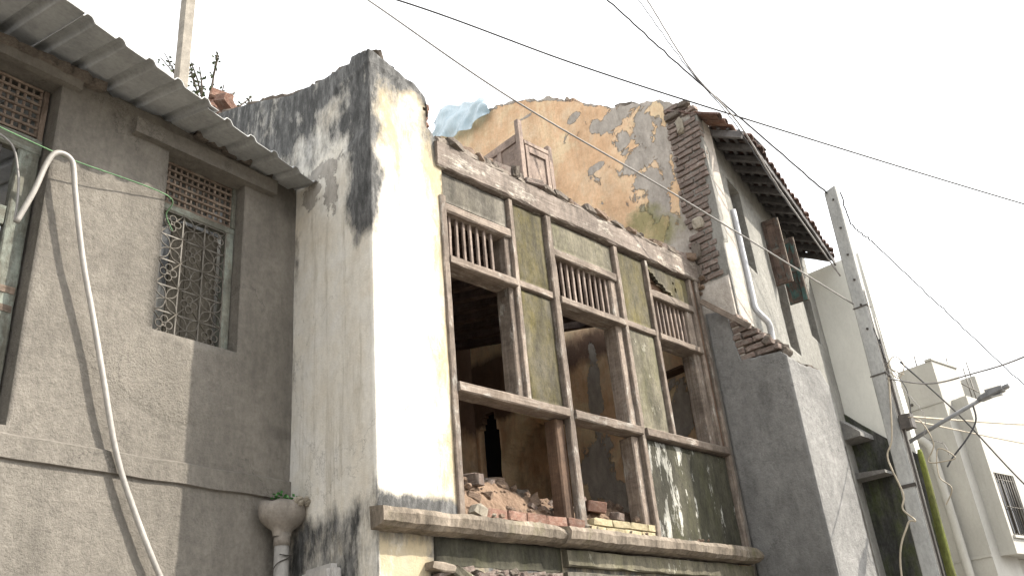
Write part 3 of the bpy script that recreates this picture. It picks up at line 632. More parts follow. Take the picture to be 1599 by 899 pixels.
# cross wall: peeling ochre plaster, brick end, cusped niche, dark slot
ctop = [(4.12, 7.86), (4.29, 8.03), (4.49, 8.22), (4.81, 8.36), (5.19, 8.53), (5.78, 8.97), (6.2, 9.31), (6.91, 9.68), (7.23, 9.80), (7.72, 9.86), (8.1, 9.95), (8.45, 10.03), (8.7, 10.0)]
def arch(y, z):
    q = abs(y-7.17)/.50
    if q > 1 or z < 3.3: return False
    return z < 4.50+.40*(1-q**2.4)+.028*abs(math.sin(q*math.pi*2.5))-.02+(.06*max(0, 1-q/.1))
def slot(y, z):
    return 4.0 < z < 5.24 and 7.72+.30*max(0, z-4.92)+.02*N(z*7, 1) < y < 8.09-.02*N(z*6, 3)-.5*max(0, z-5.02)
PEEL = [(5.30, 8.38, .30, .14), (5.52, 8.42, .10, .10), (4.84, 7.96, .20, .26), (5.02, 7.62, .22, .20), (4.92, 7.30, .24, .13), (5.62, 7.84, .17, .055), (4.80, 6.90, .17, .34), (4.68, 6.40, .14, .40), (5.86, 8.76, .13, .09), (6.72, 9.26, .16, .03), (4.62, 7.5, .10, .6), (5.15, 7.95, .12, .2),
        (6.08, 5.15, .08, .45), (6.16, 4.75, .07, .5), (6.22, 4.1, .26, .38), (6.0, 3.7, .2, .2), (5.02, 4.45, .16, .36)]
def brickzone(y, z): return sm(4.54+.10*sm(7.2, 6.1, z)+.03*N(z*6, 1), 4.50+.10*sm(7.2, 6.1, z)+.03*N(z*6, 1), y)*sm(5.60, 5.75, z)
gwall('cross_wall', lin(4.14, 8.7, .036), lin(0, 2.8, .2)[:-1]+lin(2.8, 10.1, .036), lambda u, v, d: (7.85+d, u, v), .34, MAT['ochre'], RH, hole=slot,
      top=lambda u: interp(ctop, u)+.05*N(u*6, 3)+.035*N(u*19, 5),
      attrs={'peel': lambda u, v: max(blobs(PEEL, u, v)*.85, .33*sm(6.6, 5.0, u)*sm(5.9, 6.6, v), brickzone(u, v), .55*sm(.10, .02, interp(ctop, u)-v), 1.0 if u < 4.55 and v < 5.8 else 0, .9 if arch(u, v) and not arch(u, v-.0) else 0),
             'stain_shade': lambda u, v: .85*sm(6.0, 5.6, v)-.85*sm(5.5, 5.15, v)+(.50 if arch(u, v) else 0)+.95*sm(7.0, 7.5, u)*sm(4.95, 5.2, v)*sm(6.2, 5.8, v)+.1*fbm(u*2, v*2),  # room and niche shade painted in as darker plaster
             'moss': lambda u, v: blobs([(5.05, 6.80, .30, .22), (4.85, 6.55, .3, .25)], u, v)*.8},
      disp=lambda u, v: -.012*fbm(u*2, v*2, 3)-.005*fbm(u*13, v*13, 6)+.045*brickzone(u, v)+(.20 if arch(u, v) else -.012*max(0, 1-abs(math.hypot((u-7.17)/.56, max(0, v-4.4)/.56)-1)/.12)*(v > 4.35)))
bx('slot_dark_sheet', (7.93, 7.705, 3.9), (7.96, 8.14, 5.35), MAT['navy'], RH, 0)  # added black sheet stands in for the depth of shade in the slot
# bricks of the broken wall end
z = 5.72; c = 0
while z < 8.02:
    y0 = 4.13+.09*sm(7.2, 6.1, z); y1 = min(4.53+.09*sm(7.2, 6.1, z), 4.53); y = y0+random.uniform(-.03, .02)
    if z > interp(ctop, y1)-.05: break
    first = c % 2
    while y < y1-.03:
        l = .105 if first else random.uniform(.19, .22); l = min(l, y1-y+.02); first = False
        if z < interp(ctop, y+l/2)-.04 and not (7.5 < z < 7.85 and random.random() < .22) and not (6.2 < z < 6.45 and random.random() < .15):
            piece('brick', BRICK, (7.908+random.uniform(-.006, .014), y+l/2, z+.033), (.09, l-.014, .058), (random.uniform(-.03, .03), 0, random.uniform(-.03, .03)), RH)
        y += l
    z += .0765; c += 1
for (y, z, a, b) in ((4.34, 7.74, .085, .20), (4.36, 6.42, .12, .13), (4.42, 7.93, .2, .07), (4.24, 8.0, .14, .06), (4.45, 6.1, .10, .2), (4.50, 5.85, .12, .14)):
    piece('plaster_lump', LUMP if z in (7.74, 6.42) else MORT, (7.865, y, z), (.07, a, b), (random.uniform(-.1, .1), 0, .05), RH)
y = 4.2
while y < 8.5:
    l = random.choice((.09, .12, .2, .26, .34)); z = interp(ctop, y+l/2)
    if random.random() < .62: piece(*random.choice((('brick', BRICK), ('stone', MORT), ('stone', CHUNK))), (8.02+random.uniform(-.06, .06), y+l/2, z+random.uniform(-.03, .015)), (.24, l, random.uniform(.05, .10)), (random.uniform(-.12, .12)+math.atan(.42), random.uniform(-.15, .15), random.uniform(-.25, .25)), RH)
    y += l*random.uniform(1, 1.3)
for (y, z, s) in ((4.52, 5.72, .06), (4.47, 5.66, .05), (4.50, 5.60, .04), (4.56, 5.78, .06), (4.44, 5.76, .05)): piece('stone', CHUNK, (7.83, y, z), (s, s*1.3, s*.8), (random.random(), random.random(), random.random()), RH)

# ---- rubble on the upper floor
def heap(x, y):
    c = interp([(4.1, .50), (4.5, .45), (5.07, .375), (5.7, .32), (6.3, .36), (6.9, .30), (7.8, .1)], x)
    return 2.87+c*sm(4.50, 4.92, y)*(.88+.12*sm(5.6, 4.9, y))-.10*sm(5.6, 7.5, y)+.045*fbm(x*4, y*4, 2)+.045*fbm(x*12, y*12, 5)+.02*fbm(x*34, y*34, 7)
U = lin(4.14, 7.7, .024); V = lin(4.56, 5.6, .024)+lin(5.66, 8.0, .1)
o = mesh('rubble_heap', [(x, y, heap(x, y)) for x in U for y in V], [(i*len(V)+j, i*len(V)+j+1, i*len(V)+len(V)+j+1, i*len(V)+len(V)+j) for i in range(len(U)-1) for j in range(len(V)-1)], MAT['earth'])
RB = tag(o, 'heap of brown earth and broken bricks inside the lower window openings', 'rubble', kind='stuff')
for k in range(285):
    x = random.uniform(4.17, 6.33); y = 4.62+abs(random.gauss(0, .24)); s = .016+.075*random.random()**2.6*(1.5 if random.random() < .14 else 1)
    if x > 5.5: s *= .9
    if random.random() < .35: y = 4.92+random.uniform(-.06, .1); s *= 1.15
    ms = random.choice((STONE, STONE, STONE, CHUNK, CHUNK, CHUNK, CHUNK, BRICK, MORT)); nm = 'brick' if ms in (BRICK, REDB) else 'stone'
    sc = (s*1.7, s*.95, s*.75) if nm == 'brick' else (s*random.uniform(1, 1.5), s*random.uniform(.8, 1.2), s*random.uniform(.6, .95))
    piece(nm, ms, (x, y, heap(x, y)+s*random.uniform(-.12, .22)), sc, (random.uniform(-.6, .6), random.uniform(-.6, .6), random.uniform(0, 6.3)), RB)
for (x, y, z, sx, rz, ms) in ((4.27, 4.47, 2.93, .14, .3, LUMP), (5.72, 4.78, 3.12, .13, .4, BRICK), (5.86, 4.72, 3.16, .17, -.6, REDB), (6.05, 4.66, 3.08, .12, .2, BRICK), (6.24, 4.60, 3.06, .11, .5, STONE), (4.98, 5.0, 3.33, .14, .2, CHUNK), (4.28, 4.9, 3.40, .12, 1, CHUNK), (4.38, 4.88, 3.36, .1, 2, CHUNK), (5.30, 4.55, 2.92, .05, 0, LUMP)):
    piece('stone', ms, (x, y, z), (sx, sx*.7, sx*.55), (.2, .3*random.uniform(-1, 1), rz), RB)
for k in range(16): s_ = random.uniform(.012, .03); piece('stone', random.choice((LUMP, STONE, CHUNK)), (random.choice((5.33, 5.30, 4.3, 6.0, 6.9))+random.uniform(-.12, .12), 4.40+random.uniform(-.03, .05), 2.885+s_*.3), (s_*1.4, s_, s_), (random.random(), random.random(), random.random()*6), RB)
member('charred_plank', (5.0, 5.25, 3.33), (5.42, 5.0, 3.24), .05, .03, MAT['black'], RB, .003)

# ---- cupboard left standing upstairs
CB = empty('cupboard', (5.98, 5.22, 5.72), R(-2), 'old wooden cupboard with panelled doors standing in the roofless upper room', 'cupboard')
for (x, y, h) in ((.03, .03, 1.77), (.47, .03, 1.60), (.03, .64, 1.62), (.47, .64, 1.60)): bx('corner_post', (x-.035, y-.03, 0), (x+.035, y+.03, h), MAT['cupboard'], CB, .002)
bx('side_panel', (.012, .07, .05), (.03, .60, 1.52), MAT['cupboard'], CB, .001); bx('back_panel', (.07, .62, .05), (.43, .64, 1.5), MAT['cupboard'], CB, .001); bx('side_panel', (.46, .07, .05), (.48, .60, 1.5), MAT['cupboard'], CB, .001)
for y in (.30,): bx('stile', (-.004, y, .05), (.011, y+.06, 1.50), MAT['cupboard'], CB, .001)
bx('rail', (-.006, .06, 1.50), (.04, .61, 1.60), MAT['cupboard'], CB, .002); bx('rail', (-.006, .06, .7), (.010, .61, .78), MAT['cupboard'], CB, .002)
dr = bx('door', (.075, .012, .06), (.425, .03, 1.46), MAT['cupboard'], CB, .001)
for a, b in (((.075, -.006, .06), (.125, .010, 1.46)), ((.375, -.006, .06), (.425, .010, 1.46)), ((.127, -.006, 1.38), (.373, .010, 1.46)), ((.127, -.006, .70), (.373, .010, .78))): unlocal(dr, bx('door_frame', a, b, MAT['cupboard'], CB, .001))
bx('rail', (.067, -.004, 1.475), (.433, .05, 1.53), MAT['cupboard'], CB, .002); bx('shelf', (.05, .05, .3), (.45, .6, .33), MAT['cupboard'], CB, .001); bx('top_board', (.07, .06, 1.48), (.43, .61, 1.50), MAT['cupboard'], CB, .001)
# ---- plastic sheet blown over the wall top
v = []; f = []; nu, nv = 26, 16
for i in range(nu+1):
    for j in range(nv+1):
        a, b = i/nu, j/nv; y = 8.52-1.20*a
        zt = interp([(0, 10.20), (.08, 10.42), (.16, 10.46), (.35, 10.34), (.6, 10.22), (.8, 10.12), (.92, 10.06), (1, 9.86)], a)+.025*N(a*7, 1); zb = interp([(0, 9.94), (.15, 9.80), (.4, 9.68), (.7, 9.62), (1, 9.66)], a)+.04*N(a*6, 9)
        fold = .035*math.sin(a*22-b*7+1.5*N(a*3, b*2))+.12*N(a*3, b*1.5, 1)
        v.append((7.80+fold-.06*(1-b), y+.04*N(b*4, a*5), zb+(zt-zb)*b))
for i in range(nu):
    for j in range(nv): f.append((i*(nv+1)+j, i*(nv+1)+j+1, (i+1)*(nv+1)+j+1, (i+1)*(nv+1)+j))
tag(mesh('plastic_sheet', v, f, MAT['tarp'], None, True), 'crumpled pale blue plastic sheet caught on the top of the ochre wall', 'plastic sheet')

# ================================================================== tiled house on the right
RA = R(12); PR = (7.85, 4.12, 0)
TH = empty('tiled_house', PR, RA, 'pale rendered house with sagging tiled eaves and open shutters behind the buttress', 'house')
wins = [(.75, 1.20, 6.13, 7.27), (1.97, 2.42, 5.43, 7.15), (3.36, 3.80, 6.0, 7.0)]
def thole(u, v): return any(a < u < b and c < v < d for a, b, c, d in wins) or (3.0 < u < 3.7 and v < 4.5)
gwall('wall', lin(.035, 4.2, .05, (.75, 1.2, 1.97, 2.42, 3.36, 3.8, 3.0, 3.7)), lin(0, 4.4, .2)[:-1]+lin(4.4, 7.8, .05, (5.43, 6.0, 6.13, 7.0, 7.15, 7.27, 4.5)), lambda u, v, d: (u+max(0, d)*.22*sm(.5, .1, u), d, v), .24, MAT['house_white'], TH, thole, top=lambda u: 7.80-.04*u,
      attrs={'stain_shade': lambda u, v: .55*sm(6.9, 7.6, v)+.35*sm(5.8, 5.2, v)+.3*blobs([(.5, 5.6, .3, .4)], u, v), 'pale': lambda u, v: 1.1*sm(.30, .16, u+.10*N(v*5, 3)+.05*N(v*14, 5))*sm(5.9, 6.2, v)+.15},  # darker towards the top and lower down
      disp=lambda u, v: -.012*fbm(u*2, v*2, 9)-.004*fbm(u*10, v*10)-.018*(1 if u < .20-.10*N(v*5, 3)-.05*N(v*14, 5) and v > 6.1 else 0))
bx('rear_wall', (1.35, 3.9, 0), (4.2, 4.1, 9), MAT['house_white'], TH, 0); bx('end_wall', (4.0, .25, 0), (4.19, 3.88, 7.8), MAT['house_white'], TH, 0)
for (a, b, c, d) in wins:
    wn = bx('window', (a+.002, .10, c+.002), (a+.04, .17, d-.002), MAT['rafter'], TH)
    for p, q in (((b-.04, .10, c+.002), (b-.002, .17, d-.002)), ((a+.042, .10, d-.045), (b-.042, .17, d-.002)), ((a+.042, .10, c+.002), (b-.042, .17, c+.04))): unlocal(wn, bx('frame', p, q, MAT['rafter'], TH))
    for k in range(4): unlocal(wn, tube('window_rod', [(a+.085+.09*k, .14, c+.04), (a+.085+.09*k, .14, d-.045)], .007, MAT['darkiron'], TH, 6, 1))
bx('window_lining', (1.972, .01, 5.44), (2.0, .095, 6.15), MAT['orange_wood'], TH)
def shutter(s, L, z0, z1, mat):
    sh = bx('shutter', (s-.012, -L, z0), (s+.012, -.012, z1), MAT[mat], TH, .002)
    for p, q in (((s-.026, -L, z0), (s-.0125, -L+.05, z1)), ((s-.026, -.06, z0), (s-.0125, -.014, z1)), ((s-.026, -L+.052, z0), (s-.0125, -.062, z0+.07)), ((s-.026, -L+.052, z1-.07), (s-.0125, -.062, z1)), ((s-.026, -L+.052, (z0+z1)/2-.04), (s-.0125, -.062, (z0+z1)/2+.04))):
        unlocal(sh, bx('shutter_frame', p, q, MAT[mat], TH, .001))
    unlocal(sh, bx('edge_strip', (s-.013, -L-.013, z0), (s+.013, -L-.001, z1), MAT['wood'], TH, .001))
shutter(1.945, .215, 6.24, 7.16, 'brownpaint'); shutter(2.45, .245, 6.15, 7.07, 'teal')
# eaves: rafters, battens, fascia and clay tiles
def ez(s): return 7.50-.045*s-.018*max(0, s-2.2)**2            # rafter underside at the eave
for i in range(13):
    s = .36+.295*i; z = ez(s); member('rafter', (s, .55, z+.52), (s+random.uniform(-.015, .015), -.40, z), .055, .085, MAT['rafter'], TH, .006)
for k, (y, h) in enumerate(((-.37, .075), (-.26, .13), (-.15, .19), (-.04, .25), (.08, .315))):
    for s0, s1 in ((.30 if k else .5, 2.1), (2.1, 4.08)): member('batten', (s0, y, ez(s0)+h), (s1, y, ez(s1)+h), .035, .02, MAT['rafter'], TH, .005)
member('fascia', (.62, -.425, ez(.62)+.02), (2.3, -.425, ez(2.3)+.02), .02, .10, MAT['rafter'], TH, .006); member('fascia', (2.3, -.425, ez(2.3)+.02), (4.10, -.425, ez(4.10)+.02), .02, .10, MAT['rafter'], TH, .006)
for k in range(3): member('loose_batten', (.42+.10*k, -.30-.06*k, ez(.4)+.16), (.75+.12*k, -.44-.02*k, ez(.7)+.11), .035, .02, MAT['rafter'], TH, .004)
def tile_mesh():
    v = []; f = []
    for j, y in enumerate((0, .24)):
        for i in range(7):
            a = math.pi*(i/6); v.append((-.075*math.cos(a)*(1-.1*j), y, .045*math.sin(a)+.0))
    for i in range(6): f.append((i, i+1, 8+i, 7+i))
    me = bpy.data.meshes.new('roof_tile'); me.from_pydata(v, [], f); me.materials.append(MAT['tile'])
    return me
TM = tile_mesh(); sl_ = math.atan(.55)
for i in range(28):
    for j in range(4):
        s = .10+.142*i; y = -.46+.20*j
        if i < 3 and j == 0: continue
        o = link('roof_tile', TM, TH); o.location = (s+random.uniform(-.01, .01), y+random.uniform(-.02, .02), ez(s)+.075+(y+.40)*.55+.02*(j % 2)); o.rotation_euler = (sl_+random.uniform(-.05, .05), random.uniform(-.06, .06), random.uniform(-.06, .06))
        md = o.modifiers.new('thickness', 'SOLIDIFY'); md.thickness = .013
for i in range(3): # broken flat tiles at the verge
    piece('roof_tile', REDB, (.10+.13*i, -.10-.05*i, ez(0)+.26-.03*i), (.15, .28, .02), (sl_, .05, .1), TH)
mesh('roof_board', [(.46, -.36, ez(.46)+.155), (4.05, -.36, ez(4.05)+.155), (4.05, 3.9, ez(4.05)+2.45), (1.32, 3.9, ez(.3)+2.50)]+[(.46, -.36, ez(.46)+.17), (4.05, -.36, ez(4.05)+.17), (4.05, 3.9, ez(4.05)+2.47), (1.32, 3.9, ez(.3)+2.52)], [(0, 1, 2, 3), (7, 6, 5, 4), (0, 4, 5, 1), (1, 5, 6, 2), (2, 6, 7, 3), (3, 7, 4, 0)], MAT['rafter'], TH)
tag(tube('drain_pipe', [(8.33, 4.155, 6.66), (8.33, 4.155, 5.62), (8.325, 4.15, 5.42), (8.36, 4.12, 5.33), (8.45, 4.10, 5.25), (8.50, 4.12, 5.14), (8.5, 4.14, 4.9)], .035, MAT['pvcwhite'], sides=12), 'white plastic drain pipe running down the pale wall above the buttress', 'pipe')
# buttress of cement render with its broken brick top
def bm_(u, v, d):
    if u <= 0: return (7.825+d, 3.69-u, v)
    return (7.825+u, 3.69+d, v)
def btop(u):
    if u <= 0:
        y = 3.69-u; return interp([(3.69, 4.60), (3.75, 4.66), (4.20, 4.71), (4.225, 5.28), (4.47, 5.34)], y)+.012*N(y*20, 3)
    return interp([(0, 4.60), (.25, 4.56), (.68, 4.58), (.80, 4.42)], u)+.012*N(u*12, 6)
bt = gwall('buttress', lin(-.79, 0, .03)+lin(.02, .80, .03), lin(0, 2.2, .2)[:-1]+lin(2.2, 5.4, .032), bm_, .04, MAT['cement'], TH, top=btop,
      attrs={'stain_shade': lambda u, v: (.30+.25*fbm(u*2, v*1.5) if u < 0 else .08)+.2*sm(4.0, 3.0, v)*(u < 0), 'pale': lambda u, v: .55*sm(-.5, -.7, u)*sm(4.5, 5, v)+(.25 if u > 0 else 0)}, disp=lambda u, v: -.008*fbm(u*2.5, v*2.5)-.004*fbm(u*12, v*12))  # return face darkened, front paled: shade and sun put into the colour
inv = Matrix.Translation(PR) @ Matrix.Rotation(RA, 4, 'Z'); inv = inv.inverted()
def world_in(o, par_inv): o.matrix_basis = par_inv @ o.matrix_basis; return o
world_in(bt, inv)
bc = prism('buttress_core', [(3.735, 0), (3.735, 4.57), (3.80, 4.60), (4.0, 4.82), (4.2, 5.05), (4.46, 5.15), (4.46, 0)], lambda a, b, d: (d, a, b), 7.875, 8.58, MAT['mortar'], TH); world_in(bc, inv)
z = 4.70; c = 0
while z < 5.22:
    y0 = 3.80+(z-4.70)*.80; y = 4.235
    first = c % 2
    while y > y0:
        l = .11 if first else .215; first = False; l = min(l, y-y0+.05); o = piece('brick', BRICK, (7.893+random.uniform(-.01, .012), y-l/2, z+.033), (.12, l-.016, .058), (random.uniform(-.04, .04), 0, random.uniform(-.04, .04)), TH); world_in(o, inv); y -= l
    z += .077; c += 1
for k in range(14):
    t = k/13; world_in(piece('stone', MORT, (7.88+.12*random.random(), 3.74+.46*t, 4.64+.50*t+.03), (.14, .10, .06), (-.8, random.random()*.3, random.random()*.4), TH), inv)
for k in range(12):
    world_in(piece('stone', MORT, (7.90+.058*k, 3.74+random.uniform(0, .05), 4.575+random.uniform(-.01, .02)), (.09, .10, .05), (random.random()*.4, random.random()*.4, random.random()), TH), inv)
# street door far down the wall
dd = bx('door', (3.02, .12, 0), (3.68, .16, 4.40), MAT['wood_in'], TH, .003); bx('door_post', (2.93, -.04, 2.2), (2.995, .02, 4.50), MAT['wood_in'], TH)

# ================================================================== narrow house with the end wall
NH = empty('end_wall_house', (12.0, 4.98, 0), 0, 'narrow pale house end wall with damp blackened base behind the concrete pole', 'house')
prism('end_wall', [(5.02, 0), (5.02, 7.3), (4.21, 7.3), (4.21, 0)], lambda a, b, d: (d, a-4.98, b), 0, .16, MAT['wing'], NH)
prism('body', [(5.35, 0), (5.35, 7.0), (9, 7.0), (9, 0)], lambda a, b, d: (d, a-4.98, b), .05, 2.2, MAT['modern'], NH)
gwall('damp_wall', lin(4.15, 5.06, .05), lin(0, 5.2, .06), lambda u, v, d: (-.12+d, u-4.98, v), .11, MAT['moss_wall'], NH, top=lambda u: interp([(4.1, 4.22), (4.53, 4.60), (4.82, 4.88), (5.1, 5.18)], u), disp=lambda u, v: -.01*fbm(u*3, v*3))
prism('canopy', [(4.66, 4.60), (4.66, 4.66), (4.98, 4.95), (5.06, 4.95), (5.06, 4.60)], lambda a, b, d: (d, a-4.98, b), -.52, -.125, MAT['cement'], NH)
prism('canopy', [(4.52, 4.09), (4.52, 4.13), (5.05, 4.19), (5.05, 4.09)], lambda a, b, d: (d, a-4.98, b), -.40, -.122, MAT['cement'], NH)
# ================================================================== modern house at the far end
MH = empty('modern_house', (14.8, 4.35, 0), R(-6), 'cream modern house with stepped parapets and a barred window at the far right', 'house')
mb = lambda a, b, d: (a, d, b)
def block(name, s0, s1, y0, y1, z0, z1): return prism(name, [(s0, z0), (s1, z0), (s1, z1), (s0, z1)], mb, y0, y1, MAT['modern'], MH)
block('wall', -.48, .36, .0, 3, 0, 6.18)
# projecting upper bay with a real window opening
W0, W1, WZ0, WZ1 = -.13, .55, 3.44, 4.36
gwall('bay_wall', lin(-.21, 4.5, .1, (W0, W1)), lin(3.17, 5.56, .1, (WZ0, WZ1)), lambda u, v, d: (u, -.24+d, v), .12, MAT['modern'], MH, hole=lambda u, v: W0 < u < W1 and WZ0 < v < WZ1, smooth=False)
block('bay_side', -.207, -.135, -.119, -.001, 3.175, 5.555); block('bay_floor', -.13, 4.5, -.119, 2.9, 3.18, 3.30); block('bay_roof', -.13, 4.5, -.119, 2.9, 5.40, 5.55)
block('lower_wall', .362, 4.5, .10, 3, 0, 3.175)
block('parapet', 1.50, 2.02, .2, 3, 5.56, 6.33); block('parapet', 2.30, 4.5, .35, 3, 5.56, 6.42); block('coping', -.50, .37, -.02, .10, 6.185, 6.22)
block('sill', W0-.03, W1+.05, -.275, -.242, WZ0-.05, WZ0-.01)
WB = bx('window', (W0+.004, -.19, WZ1-.04), (W1-.004, -.14, WZ1-.004), MAT['darkiron'], MH, 0)
for p, q in (((W0+.004, -.19, WZ0+.004), (W0+.04, -.14, WZ1-.042)), ((W1-.04, -.19, WZ0+.004), (W1-.004, -.14, WZ1-.042)), ((W0+.042, -.19, WZ0+.004), (W1-.042, -.14, WZ0+.04)), ((.19, -.185, WZ0+.042), (.225, -.145, WZ1-.042))): unlocal(WB, bx('frame', p, q, MAT['darkiron'], MH, 0))
unlocal(WB, bx('pane', (W0+.042, -.165, WZ0+.042), (.188, -.158, WZ1-.042), MAT['glass'], MH, 0)); unlocal(WB, bx('pane', (.227, -.165, WZ0+.042), (W1-.042, -.158, WZ1-.042), MAT['glass'], MH, 0))
for k in range(8): unlocal(WB, tube('window_rod', [(W0+.045+.084*k, -.228, WZ0-.01), (W0+.045+.084*k, -.228, WZ1)], .008, MAT['iron'], MH, 6, 1))
for z in (3.86, 4.27): unlocal(WB, tube('window_rod', [(W0, -.222, z), (W1, -.222, z)], .008, MAT['iron'], MH, 6, 1))
for (s_, y, z, h, dx) in ((-.36, .3, 6.18, .22, .02), (.30, .1, 6.18, .24, .05), (.44, .05, 5.56, .62, .02), (.60, .1, 5.56, .5, -.03), (.80, .08, 5.56, .75, .03), (1.0, .1, 5.56, .6, .02), (1.6, .3, 6.33, .3, 0)): tube('steel_rod', [(s_, y, z-.05), (s_+dx, y, z+h)], .011, MAT['iron'], MH, 6, 1)
for z in (5.78, 5.98): tube('steel_rod', [(.40, .05, z), (1.2, .1, z-.04)], .010, MAT['iron'], MH, 6, 1)
for y, z in ((.75, 3.4), (.5, 5.6)): tube('vent', [(-.49, y, z), (-.46, y, z)], .025, MAT['darkiron'], MH, 10, 1)
for z in (3.16, 5.5): bx('string_line', (-.495, .005, z), (-.482, 2.9, z+.035), MAT['modern'], MH, 0)
tag(tube('downpipe', [(14.36, 5.20, 5.10), (14.25, 5.02, 5.08), (14.22, 4.90, 5.02), (14.21, 4.78, 4.88), (14.21, 4.755, 4.6), (14.21, 4.74, 3.0), (14.21, 4.74, .0)], .062, MAT['modern'], sides=12), 'thick cream downpipe with an elbow on the shaded side of the modern house', 'downpipe')

# ================================================================== utility pole
PW = lambda z: .165-.02*z/6.97
PD = lambda z: .125-.03*z/6.97
PC = lambda z: -.035-.125*z/6.97
UP = empty('utility_pole', (9.4, 3.56, 0), 0, 'tall grey concrete utility pole carrying cables in front of the tiled house', 'pole')
v = []; f = []
for k, z in enumerate((0, 2, 4, 5.5, 6.97)):
    w_ = PW(z); d_ = PD(z); yc = PC(z)
    for (a, b) in ((-.5, -.42), (-.5, .42), (-.42, .5), (.42, .5), (.5, .42), (.5, -.42), (.42, -.5), (-.42, -.5)): v.append((a*d_, yc+b*w_, z-(.03 if z > 6.9 and b > .3 else 0)))
for k in range(4):
    for i in range(8): f.append((k*8+i, k*8+(i+1) % 8, k*8+8+(i+1) % 8, k*8+8+i))
f += [tuple(range(8)), tuple(range(32, 40))]
mesh('shaft', v, f, MAT['concrete'], UP)
def pface(z, off=0): return (-.5*PD(z), PC(z)+off, z)
for z in (6.80, 6.42, 6.07, 5.75, 5.44, 5.15): p = pface(z, -.02); tube('bolt', [(p[0]-.012, p[1], p[2]), (p[0]+.02, p[1], p[2])], .013, MAT['darkiron'], UP, 8, 1)
for z in (3.42, 5.42, 4.62):
    p = pface(z); hw = .5*PW(z)+.006; hd_ = .5*PD(z)+.006; h = .018 if z < 4 else .007
    for a, b in (((-hd_-.004, p[1]-hw, z-h), (-hd_+.002, p[1]+hw, z+h)), ((-hd_, p[1]-hw-.004, z-h), (hd_, p[1]-hw+.002, z+h))): bx('band', a, b, MAT['darkiron'], UP, .0)
for k, (off, r, mt) in enumerate(((.012, .009, 'pvc'), (.046, .008, 'pvc'), (.029, .009, 'darkiron'))):
    tube('conduit', [(-.03, PC(z)-.5*PW(z)-off, z) for z in (.1, 1, 2, 3, 4, 5, 5.6-.35*k)], r, MAT[mt], UP, 8, 1)
jb = bx('junction_box', (-.08, -.33, 3.98), (.04, -.20, 4.13), MAT['darkiron'], UP, .004)
tag(tube('mossy_pipe', [(9.38, 3.56+PC(z)-.5*PW(z)-.115+.010*math.sin(z*3), z) for z in (.0, .8, 1.6, 2.2, 2.6, 3.0, 3.4, 3.75)], [.045, .045, .045, .046, .045, .046, .043, .046, .044, .044, .046, .042, .045, .046, .045, .044, .046, .045, .046, .044, .042, .044, .046, .045, .044, .042, .046, .045, .044, .042, .040, .039, .038, .037, .036, .035, .034, .033, .032, .031, .03, .028, .022][:43], MAT['mossgreen'], sides=8), 'bright green moss covered pipe beside the foot of the utility pole', 'pipe')
SLP = empty('street_lamp', (9.45, 3.40, 3.86), 0, 'grey street lamp on a slanting arm fixed to the concrete utility pole', 'street lamp')
tube('arm', [(0, -.02, 0), (.03, -.40, .12), (.05, -.84, .245)], .020, MAT['lampmetal'], SLP, 10, 1)
v = []; f = []; pr = [(-.80, .02, .018), (-.84, .045, .030), (-.92, .055, .034), (-1.0, .060, .032), (-1.06, .060, .03), (-1.065, .035, .02), (-1.10, .035, .02), (-1.12, .03, .015)]
for (y, a, b) in pr:
    z = .245+(-.80-y)*.18
    for (p, q) in ((-1, -.6), (-.7, -1), (.7, -1), (1, -.6), (1, .5), (.6, 1), (-.6, 1), (-1, .5)): v.append((.05+p*a, y, z+q*b))
for k in range(len(pr)-1):
    for i in range(8): f.append((k*8+i, k*8+(i+1) % 8, k*8+8+(i+1) % 8, k*8+8+i))
f += [tuple(range(8)), tuple(range(len(v)-8, len(v)))]
mesh('lamp_head', v, f, MAT['lampmetal'], SLP); bx('lens', (.01, -1.03, .235), (.09, -.90, .243), MAT['glass'], SLP, 0)
for k in range(4): bx('fin', (-.005+.03*k, -1.04, .29), (.003+.03*k, -.90, .312), MAT['lampmetal'], SLP, 0)
tube('lamp_cable', [(.05, -.74, .20), (.05, -.72, .05), (.02, -.60, -.10), (0, -.42, -.25), (0, -.34, -.33)], .009, MAT['black'], SLP, 6)

# ================================================================== cables
def wire(pts, r, mat, label, sag=0, name='overhead_cable', wob=0):
    pts = [Vector(p) for p in pts]; P = smooth_path(pts, 14)
    if wob: P = [p+Vector((N(i*.7, 1), N(i*.7, 5), N(i*.7, 9)))*wob for i, p in enumerate(P)]
    v = []; f = []; tube_geo(P, r, v, f, 6); return tag(mesh(name, v, f, MAT[mat], None, True), label, 'cable', 'overhead cables')
wire([(9.32, 3.48, 5.47), (7.10, 4.10, 6.35), (5.18, 4.56, 6.96), (3.95, 5.16, 7.90), (3.0, 5.7, 8.7)], .009, 'greycable', 'grey cable crossing in front of the ochre wall down to the middle of the pole')
wire([(2.4, 6.3, 8.6), (4.48, 5.38, 8.40), (6.48, 4.70, 8.17), (8.2, 3.71, 7.64), (12.82, 2.14, 7.41), (18, .3, 7.2)], .010, 'black', 'long black cable sweeping across the sky from top centre to the right edge')
wire([(6.2, 4.8, 10.05), (6.92, 4.41, 9.17), (7.59, 4.05, 8.33), (8.2, 3.72, 7.62), (9.34, 3.43, 6.91)], .011, 'black', 'thick twisted black cable dropping from the top of the sky to the pole top', wob=.012)
wire([(6.85, 4.2, 9.9), (7.14, 4.03, 9.04), (7.47, 3.84, 8.04), (7.85, 3.62, 7.36), (8.56, 3.66, 6.80), (9.33, 3.54, 5.85)], .009, 'greycable', 'pale cable running down along the tiled eaves to the pole', wob=.006)
